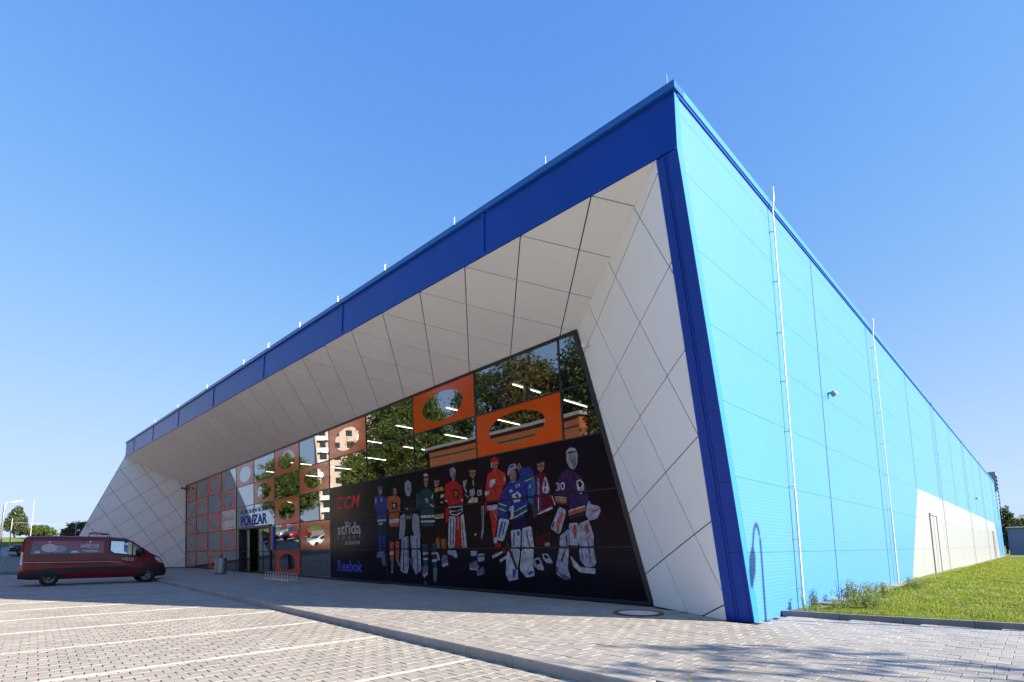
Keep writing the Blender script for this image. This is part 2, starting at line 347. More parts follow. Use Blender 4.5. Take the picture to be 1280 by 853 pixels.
def bil(q, u, v): return (q[0] * (1 - u) + q[1] * u) * (1 - v) + (q[3] * (1 - u) + q[2] * u) * v
def inv_bil(q, p):
    u = v = .5
    for _ in range(12):
        f = bil(q, u, v) - p; du = (q[1] - q[0]) * (1 - v) + (q[2] - q[3]) * v; dv = (q[3] - q[0]) * (1 - u) + (q[2] - q[1]) * u
        det = du.x * dv.y - du.y * dv.x; u -= (f.x * dv.y - f.y * dv.x) / det; v -= (du.x * f.y - du.y * f.x) / det
    return u, v
def cladding(name, q2, q3, fa, fb, toward, gap=.028, thick=.03, grid=(10, 4)):
    """square panels set on the diagonal over a (slightly twisted) quad, dark backing behind the joints"""
    q2 = [Vector(p) for p in q2]; q3 = [Vector(p) for p in q3]; n0 = (q3[1] - q3[0]).cross(q3[3] - q3[0]).normalized()
    if n0.dot(toward - q3[0]) < 0: n0 = -n0
    b = MB(); gu, gv = grid
    for jj in range(gv + 1):
        for ii in range(gu + 1): b.v.append(tuple(bil(q3, ii / gu, jj / gv) - n0 * .02))
    for jj in range(gv):
        for ii in range(gu): a = jj * (gu + 1) + ii; b.f.append((a, a + 1, a + gu + 2, a + gu + 1)); b.m.append(0)
    root = b.build(name, M_JOINT, HALL)
    (a1, o1, s1), (a2, o2, s2) = fa, fb
    n1 = (-math.sin(R(a1)), math.cos(R(a1))); n2 = (-math.sin(R(a2)), math.cos(R(a2)))
    base = [(p.x, p.y) for p in q2]
    if sum(base[i][0] * base[(i + 1) % 4][1] - base[(i + 1) % 4][0] * base[i][1] for i in range(4)) < 0: base = base[::-1]
    rng = lambda n, o, s: range(int(math.floor(min((p[0] * n[0] + p[1] * n[1] - o) / s for p in base))), int(math.ceil(max((p[0] * n[0] + p[1] * n[1] - o) / s for p in base))))
    for i in rng(n1, o1, s1):
        for j in rng(n2, o2, s2):
            pl = list(base); gg = gap / 2
            pl = clip(pl, n1[0], n1[1], o1 + (i + 1) * s1 - gg); pl = clip(pl, -n1[0], -n1[1], -(o1 + i * s1 + gg)) if pl else pl
            pl = clip(pl, n2[0], n2[1], o2 + (j + 1) * s2 - gg) if pl else pl; pl = clip(pl, -n2[0], -n2[1], -(o2 + j * s2 + gg)) if pl else pl
            if area2(pl) < .0015: continue
            pts = [bil(q3, *inv_bil(q2, Vector(p))) for p in pl]; jit = n0 * random.uniform(0, .003)
            MB().prism([p - n0 * .015 for p in pts], n0 * thick + jit).build('cladding_panel', M_CLAD, root)
    return root
EYE = Vector((0, 0, 1.4))
cladding('end_wall_cladding', [(0, 0), (2.676, 0), (3.343, 9.18), (-1.4, 7.75)], [GBR, PIN, PTOP, GTR], (-67, 1.29, 1.46), (23, .77, 1.535), EYE)
cladding('soffit_cladding', [(0, 0), (-54.8, 0), (-51.8, -5.3), (-4.12, -3.30)], [PTOP + Vector((0, 0, .02)), SL + Vector((0, 0, .02)), GTL, GTR], (45, 1.04, 1.428), (-45, -1.04, 1.428), EYE, grid=(24, 6))
cladding('wing_wall_cladding', [(0, 0), (9.64, 0), (8.83, 7.78), (3.76, 10.43)], [FOOT, GBL, GTL, SL], (38, -.82, 1.46), (-53.5, 5.2, 1.55), EYE)
# blue edges of the slanted walls
b = MB(); b.prism([PIN, CB, CT + Vector((0, 0, -.02)), PTOP + Vector((-.02, 0, -.02))], (0, .25, 0)); sl_ = b.build('slanted_edge_panel', M_BLUE, HALL)
for k in range(1, 7):
    t = k / 6.6; a = PIN.lerp(PTOP, t).lerp(CB.lerp(CT, t), .42); c = CB.lerp(CT, t)
    MB().prism([a + Vector((0, -.004, 0)), c + Vector((-.01, -.004, 0)), c + Vector((-.01, -.006, .02)), a + Vector((0, -.006, .02))], (0, .02, 0)).build('joint_strip', M_JOINT, sl_)
for (t0, w) in ((.30, .035), (.44, .02)):
    p0 = PIN.lerp(CB, t0); p1 = PTOP.lerp(CT, t0); MB().prism([p0 + Vector((0, -.02, 0)), p0 + Vector((w, -.02, 0)), p1 + Vector((w, -.02, -.03)), p1 + Vector((0, -.02, -.03))], (0, .03, 0)).build('fold', M_BLUE, sl_)
b = MB(); dv = Vector((-.10, -.03, 0)); b.prism([FOOT, SL, SL + dv, FOOT + dv], (-.02, .12, 0)); b.build('wing_edge_trim', M_BLUE, HALL)
# fascia panels, battens, coping
JX = [XR, -9.13, -16.61, -24.14, -31.8, -39.6, -47.4, -55.1, XL]
for i in range(8):
    x0, x1 = JX[i] - (.012 if i else 0), JX[i + 1] + .012
    MB().prism([fasc(x0, fbot(x0)), fasc(x1, fbot(x1)), fasc(x1, ftop(x1) - .05), fasc(x0, ftop(x0) - .05)], (0, .12, 0)).build('fascia_panel', M_BLUE, HALL)
    if i:
        x = JX[i]; MB().prism([fasc(x - .05, fbot(x), .03), fasc(x + .05, fbot(x), .03), fasc(x + .05, ftop(x) - .06, .03), fasc(x - .05, ftop(x) - .06, .03)], (0, .06, 0)).build('fascia_batten', M_BLUE, HALL)
MB().prism([fasc(XR + .052, ftop(XR) - .06, .07), fasc(XL - .05, ftop(XL) - .06, .07), fasc(XL - .05, ftop(XL) + .092, .07), fasc(XR + .052, ftop(XR) + .092, .07)], (0, .35, 0)).build('coping', M_COPE, HALL)
MB().prism([fasc(XR - .3, fbot(XR - .3) - .03, .035), fasc(XL, fbot(XL) - .03, .035), fasc(XL, fbot(XL) + .05, .035), fasc(XR - .3, fbot(XR - .3) + .05, .035)], (0, .16, 0)).build('drip_edge', M_BLUE, HALL)
for x in (-4.05, -7.03, -10.3, -13.8, -17.0, -20.3, -23.7, -27.0, -33.2, -40., -47.):
    p = fasc(x, ftop(x) + .09, .0); MB().tube([p, p + Vector((0, 0, .28))], [.011, .007], 6).build('lightning_rod', M_GALV, HALL)
# closed body: roof, back, left side
YB = 96.5; ZB = 9.9
b = MB(); b.poly([fasc(XR - .02, ftop(XR) - .1, -.1), (XR - .02, YB, ZB - .1), (XL, YB, 11.5), fasc(XL, ftop(XL) - .1, -.1)]); b.build('roof', M_GREYP, HALL)
o_ = Vector((-.30, .05, 0)); bl_, bt_ = Vector((-60.6, 11.0, 0)), Vector((-60.6, 11.0, 11.55))
b = MB(); b.poly([FOOT + o_, SL + o_, bt_, bl_]); b.poly([SL + o_, fasc(XL, ftop(XL) - .1, -.1), bt_]); b.poly([bl_, bt_, (-60.6, YB, 11.5), (-60.6, YB, 0)]); b.poly([fasc(XL, ftop(XL) - .1, -.1), bt_, (-60.6, YB, 11.5), (XL, YB, 11.5)]); b.poly([(XL, YB, -.1), (XR - .05, YB, -.1), (XR - .05, YB, ZB - .05), (XL, YB, 11)]); b.build('rear_wall', M_BLUE, HALL)
b = MB(); b.poly([(XR - .05, 10.0, -.1), (XR - .05, YB, -.1), (XR - .05, YB, ZB - .05), (XR - .05, 7.98, ZB - .05), (XR - .05, 7.98, 8.68)]); b.build('side_backing', M_JBLUE, HALL)
# side wall: rows of ribbed panels between vertical joints, white field with slanted ends
ZJ = [-.05, 1.31, 2.756, 4.175, 5.593, 6.94, 8.33, 9.47, 9.84]; YJ = [7.911, 15.77, 22.28, 30.03, 37.79, 45.7, 53.5, 61.2, 68.9, 76.6, 84.3, 92.0, 96.5]
TW = .20
def front_y(z): return 10.0 + (7.911 - 10.0) * min(z, 8.68) / 8.68
def side_panel(pl, m, name, off=0.0):
    if area2(pl) < .02: return
    MB().prism([(XR - .045, p[0], p[1]) for p in pl], (.045 + off, 0, 0)).build(name, m, SIDE)
SIDE = bpy.data.objects['side_backing']
WL = (26.52, 0, 30.29, 4.175); WRt = (86.46, 0, 83.07, 4.175)
for i in range(len(YJ) - 1):
    for j in range(len(ZJ) - 1):
        gy = .022; gz = .006
        cell = [(YJ[i] + gy / 2, ZJ[j] + gz), (YJ[i + 1] - gy / 2, ZJ[j] + gz), (YJ[i + 1] - gy / 2, ZJ[j + 1]), (YJ[i] + gy / 2, ZJ[j + 1])]
        # front slanted edge: y >= front_y(z)+TW
        k = (10.0 - 7.911) / 8.68; cell = clip(cell, -1, -k, -(10.0 + TW)) if ZJ[j + 1] <= 8.4 else cell
        if ZJ[j + 1] > 8.4 and i == 0: cell = clip(clip(cell, -1, -k, -(10.0 + TW)), -1, 0, -(7.911 + TW * .8))
        if not cell: continue
        if ZJ[j + 1] <= 4.2:
            kl = (30.29 - 26.52) / 4.175; kr = (83.07 - 86.46) / 4.175
            lft = clip(cell, 1, -kl, 26.52 - .01); mid = clip(clip(cell, -1, kl, -26.52 - .01), 1, -kr, 86.46 - .01); rgt = clip(cell, -1, kr, -86.46 - .01)
            side_panel(lft, M_SIDE, 'wall_panel'); side_panel(mid, M_SIDEW, 'wall_panel'); side_panel(rgt, M_SIDE, 'wall_panel')
        else: side_panel(cell, M_SIDE, 'wall_panel')
    if i:
        y = YJ[i]; z0 = 4.19 if 30 < y < 84 else 0
        MB().box(XR - .04, XR + .006, y - .022, y + .022, z0, 9.84).build('panel_joint', M_JBLUE, SIDE)
MB().prism([CB + Vector((.012, 0, 0)), CB + Vector((.012, TW, 0)), CT + Vector((.012, TW, 0)), Vector((XR + .012, 7.911 + TW * .8, 9.80)), Vector((XR + .012, 7.911, 9.80)), CT + Vector((.012, 0, 0))], (-.05, 0, 0)).build('corner_trim', M_TRIM, HALL)
MB().box(XR - .3, XR + .05, 8.20, YB, 9.84, 9.99).build('side_coping', M_TRIM, HALL)
MB().box(XR - .04, XR + .03, 8.0, YB, 9.78, 9.84).build('drip_edge', M_BLUE, HALL)
# doors in the white field
for y0, y1 in ((33.0, 35.15), (77.2, 79.1)):
    dr = MB().box(XR - .03, XR + .02, y0, y1, .10, 3.02).build('door', M_SIDEW, HALL)
    fr = MB(); fr.box(XR - .02, XR + .05, y0 - .09, y0, .08, 3.10); fr.box(XR - .02, XR + .05, y1, y1 + .09, .08, 3.10); fr.box(XR - .02, XR + .07, y0, y1, 3.02, 3.12); fr.build('door_frame', M_GREYP, dr)
    MB().box(XR + .02, XR + .028, (y0 + y1) / 2 - .008, (y0 + y1) / 2 + .008, .12, 3.0).build('door_gap', M_JOINT, dr)
    MB().tube([(XR + .02, y1 - .15, 1.2), (XR + .09, y1 - .15, 1.2), (XR + .09, y1 - .32, 1.2)], .014).build('door_handle', M_STEEL, dr)
# lightning conductors with brackets
for y, zb in ((12.55, .0), (23.05, .07)):
    dn = MB().tube([(XR + .10, y, zb), (XR + .10, y, 9.7), (XR + .14, y, 10.0), (XR + .14, y, 10.28)], .016, 8).build('down_conductor', M_WHITEP, HALL); MB().tube([(XR + .10, y, zb), (XR + .10, y, 2.7)], .027, 8).build('sleeve', M_WHITEP, dn)
    for z in (.5, 1.6, 2.8, 4.1, 5.3, 6.5, 7.8, 9.1): MB().tube([(XR + .1, y + .02, z), (XR + .10, y - .02, z), (XR, y - .10, z)], .012, 6).build('bracket', M_GREYP, dn)
for y in (38.2, 53.9, 69.2, 84.7):
    dn = MB().tube([(XR + .07, y, .1), (XR + .07, y, 10.0)], .014, 6).build('down_conductor', M_GALV, HALL)
    for z in (1.4, 4.1, 6.5, 9.1): MB().tube([(XR + .07, y, z), (XR, y - .12, z)], .012, 5).build('bracket', M_BLACK, dn)
for y, z in ((16.45, 5.82), (60.7, 5.65)):
    c = MB(); c.lathe([(0, -.08), (.05, -.07), (.065, -.02), (.065, .07), (.04, .09), (0, .09)], (XR + .13, y, z), 16); c.box(XR, XR + .12, y - .03, y + .03, z + .02, z + .07); wl_ = c.build('wall_light', M_GREYP, HALL, smooth=False)
    MB().lathe([(0, 0), (.055, .0), (.04, .05), (0, .05)], (XR + .19, y, z - .02), 12).build('lens', M_WHITEP, wl_)
# dark vent tower at the far end
b = MB(); b.box(-4.6, -3.7, 92.5, 94.0, 8.8, 11.35); vt = b.build('vent_tower', M_GREYP, HALL)
for k in range(12): MB().box(-3.7, -3.62, 92.5, 94.0, 5.0 + k * .5, 5.3 + k * .5).build('louvre', M_FRAME, vt)

# ------------------------------------------------------------------ glass front
CX = [-55.85 + 3.874 * c for c in range(14)]; RZ = [7.65, 6.033, 4.553, 3.007, 1.457, 0.02]
def redge(z): return -6.79 + (-8.61 + 6.79) * z / 7.65 - .05
GLZ = MB().poly([G(-55.95, 7.72, .0), G(-8.6, 7.72, .0), G(-8.6, 7.60, .0), G(-55.95, 7.60, .0)]).build('glass_front', M_FRAME, HALL)
def gbox(x0, x1, z0, z1, o0, o1): 
    return MB().prism([G(x0, z0, o0), G(x1, z0, o0), G(x1, z1, o0), G(x0, z1, o0)], GO * (o1 - o0))
gbox(-55.95, -8.62, 7.58, 7.70, -.05, .05).build('head_frame', M_FRAME, GLZ)
gbox(-55.95, -39.6, 0, .09, -.05, .04).build('sill_frame', M_FRAME, GLZ); gbox(-33.4, -6.85, 0, .09, -.05, .04).build('sill_frame', M_FRAME, GLZ)
gbox(-55.97, -55.83, .09, 7.58, -.05, .05).build('end_frame', M_FRAME, GLZ)
MB().prism([G(-6.93, 0.09, -.05), G(-6.79, .09, -.05), G(-8.60, 7.58, -.05), G(-8.74, 7.58, -.05)], GO * .1).build('end_frame', M_FRAME, GLZ)
DX0, DX1, DZ = -39.6, -33.4, 3.0
for c in range(1, 13):
    x = CX[c]; spans = [(0.09, 7.58)]
    if DX0 < x < DX1: spans = [(DZ + .1, 7.58)]
    for z0, z1 in spans: gbox(x - .028, x + .028, z0, min(z1, 7.58), -.04, .022).build('mullion', M_FRAME, GLZ)
for r in (1, 2, 3, 4):
    z = RZ[r]; w = .026
    if r == 4:
        gbox(-55.8, DX0 - .06, z - w, z + w, -.03, .018).build('transom', M_FRAME, GLZ); gbox(DX1 + .06, redge(z), z - w, z + w, -.03, .018).build('transom', M_FRAME, GLZ)
    else: gbox(-55.8, redge(z), z - w, z + w, -.03, .018).build('transom', M_FRAME, GLZ)
POSTER_C = 8
def hole_panel(x0, x1, z0, z1):
    m = MB(); cx, cz = (x0 + x1) / 2, (z0 + z1) / 2; a, bb = (x1 - x0) * .335, (z1 - z0) * .365; k = 40; o0, o1 = .004, .008
    def onrect(t):
        ca, sa = math.cos(t), math.sin(t); sx, sz = (x1 - x0) / 2, (z1 - z0) / 2; s = min(sx / abs(ca) if abs(ca) > 1e-6 else 1e9, sz / abs(sa) if abs(sa) > 1e-6 else 1e9); return cx + ca * s, cz + sa * s
    ang = sorted([2 * math.pi * i / k for i in range(k)] + [math.atan2(sz, sx_) % (2 * math.pi) for sx_ in (-(x1 - x0) / 2, (x1 - x0) / 2) for sz in (-(z1 - z0) / 2, (z1 - z0) / 2)])
    n = len(ang); inn = [(cx + a * math.cos(math.atan2(math.sin(t) / bb, math.cos(t) / a)), cz + bb * math.sin(math.atan2(math.sin(t) / bb, math.cos(t) / a))) for t in ang]; out = [onrect(t) for t in ang]
    for o in (o0, o1): m.v += [tuple(G(p[0], p[1], o)) for p in inn] + [tuple(G(p[0], p[1], o)) for p in out]
    for i in range(n):
        jn = (i + 1) % n
        for q in ((2 * n + i, 2 * n + jn, 3 * n + jn, 3 * n + i), (i, n + i, n + jn, jn), (i, jn, 2 * n + jn, 2 * n + i), (n + i, 3 * n + i, 3 * n + jn, n + jn)): m.f.append(q); m.m.append(0)
    return m
for c in range(13):
    for r in range(5):
        x0, x1, z1, z0 = CX[c] + .03, CX[c + 1] - .03, RZ[r] - .03, RZ[r + 1] + .03
        if r == 0: z1 = 7.58
        if r == 4: z0 = .09
        if c >= POSTER_C and r >= 2: continue
        spans = [(x0, x1)]
        if r >= 3 and c == 4: spans = [(x0, DX0 - .07)]
        if r >= 3 and c == 5: spans = [(DX1 + .07, x1)]
        for a0, a1 in spans:
            pl = clip([(a0, z0), (a1, z0), (a1, z1), (a0, z1)], 1, (8.61 - 6.79) / 7.65, -6.79 - .14)
            MB().poly([G(p[0], p[1], 0) for p in (pl if (pl[1][0] - pl[0][0]) > 0 else pl[::-1])]).build('pane', M_GLASS, GLZ)
        if (c + r) % 2 == 0 and (c, r) not in ((9, 1), (12, 0), (4, 2), (5, 3), (4, 4), (8, 1)) or (c, r) in ((8, 0),):
            if c in (4, 5) and r >= 2: continue
            hole_panel(x0, x1, z0, z1).build('orange_film_panel', M_ORANGE, GLZ)
# entrance: recessed dark portal with sliding leaves
ENT = MB(); 
for q in ((DX0 - .06, DX0 + .06, 0, DZ + .1), (DX1 - .06, DX1 + .06, 0, DZ + .1)): ENT.prism([G(q[0], q[2], -.35), G(q[1], q[2], -.35), G(q[1], q[3], -.35), G(q[0], q[3], -.35)], GO * .43)
ENT.prism([G(DX0, DZ - .05, -.35), G(DX1, DZ - .05, -.35), G(DX1, DZ + .1, -.35), G(DX0, DZ + .1, -.35)], GO * .43)
ENT = ENT.build('entrance_portal', M_FRAME, HALL)
for k, (x0, x1, o) in enumerate(((-39.5, -38.0, -.20), (-35.2, -33.5, -.12), (-36.3, -35.25, -.20))):
    lf = MB().poly([G(x0 + .05, .12, o), G(x1 - .05, .12, o), G(x1 - .05, DZ - .1, o), G(x0 + .05, DZ - .1, o)]).build('door_leaf', M_GLASS, ENT)
    fr = MB()
    for q in ((x0, x0 + .06, .03, DZ - .05), (x1 - .06, x1, .03, DZ - .05), (x0 + .06, x1 - .06, .03, .14), (x0 + .06, x1 - .06, DZ - .15, DZ - .05), (x0 + .06, x1 - .06, 1.36, 1.42)):
        fr.prism([G(q[0], q[2], o - .02), G(q[1], q[2], o - .02), G(q[1], q[3], o - .02), G(q[0], q[3], o - .02)], GO * .045)
    fr.build('leaf_frame', M_FRAME, lf)
# the hall behind the glass
it = MB(); it.poly([(-55.8, 10.6, .01), (-6.9, 11.4, .01), (-6.9, 19, .01), (-55.8, 19, .01)]); it.build('foyer_floor', M_INTF, HALL)
it = MB(); it.poly([(-55.8, 19, 0), (-6.9, 19, 0), (-6.9, 19, 7.8), (-55.8, 19, 7.8)]); it.poly([(-6.7, 11.4, 0), (-6.7, 19, 0), (-6.7, 19, 7.8), (-6.7, 11.4, 7.8)]); it.poly([(-55.9, 10.6, 0), (-55.9, 19, 0), (-55.9, 19, 7.8), (-55.9, 10.6, 7.8)]); it.build('foyer_wall', M_INT, HALL)
it = MB(); it.poly([(-55.8, 10.2, 7.75), (-6.9, 11., 7.75), (-6.9, 19, 7.75), (-55.8, 19, 7.75)]); it.build('foyer_ceiling', M_INT, HALL)
for x in (-12.5, -16.5, -20.5, -24.5, -29, -34, -39):
    for y in (12.6, 15.4):
        lt_ = MB().box(x - .10, x + .10, y - .75, y + .75, 7.28, 7.36).build('ceiling_lamp', M_GREYP, HALL); MB().tube([(x, y - .72, 7.25), (x, y + .72, 7.25)],   .016, 8).build('tube', M_TUBE, lt_)
for x in (-19.2, -12.2, -28.8): MB().tube([(x, 12.3, 0), (x, 12.3, 7.75)], .14, 12).build('column', M_GREYP, HALL)
# small fixtures at the recess
b = MB(); b.lathe([(0, -.09), (.06, -.08), (.075, 0), (.07, .05), (0, .07)], (-8.12, 10.42, 6.93), 14); b.box(-8.16, -8.08, 10.42, 10.62, 6.94, 7.0); b.build('security_camera', M_WHITEP, HALL)
for dx, dy in ((.25, -.45), (-.1, -.12)):
    c = G(-55.8, 7.35) + Vector((dx + .3, dy, 0)); MB().lathe([(0, -.09), (.10, -.07), (.11, .07), (0, .1)], c, 12).build('spot_lamp', M_BLACK, HALL)

# ------------------------------------------------------------------ lettering and banners on the glass
def letters(m, txt, x0, x1, z0, z1, off, mi=0, **kw):
    vs, fs = text_faces(txt, **kw); m.add([G(x0 + v[0] * (x1 - x0), z0 + v[1] * (z1 - z0), off) for v in vs], fs, mi)
PAL = dict(shade=(.09, .04, .03), blue=(.035, .05, .26), hblue=(.05, .10, .40), blue2=(.03, .055, .30), sblue=(.04, .15, .42), navy=(.012, .014, .06), skin=(.42, .21, .15), skinD=(.2, .12, .10), white=(.58, .57, .60), silver=(.36, .36, .40), grey=(.20, .19, .24), dgrey=(.05, .05, .07), dark=(.012, .011, .014), black=(.010, .010, .012), black2=(.014, .012, .014), orange=(.55, .12, .05), lav=(.44, .42, .52), teal=(.012, .075, .085), tealb=(.015, .09, .15), maroon=(.12, .02, .025), pants=(.018, .014, .013), gold=(.50, .28, .06), gold2=(.42, .16, .03), cream=(.62, .55, .42), red=(.55, .025, .02), red2=(.58, .05, .03), tan=(.30, .16, .08), green=(.01, .12, .08), burg=(.20, .012, .025), burg2=(.10, .012, .015), purple=(.14, .10, .24), purple2=(.055, .028, .10))
PM = {k: mat('print_' + k, tuple(q * .62 for q in v), rough=.3, spec=.09, var=.5, vscale=8) for k, v in PAL.items()}
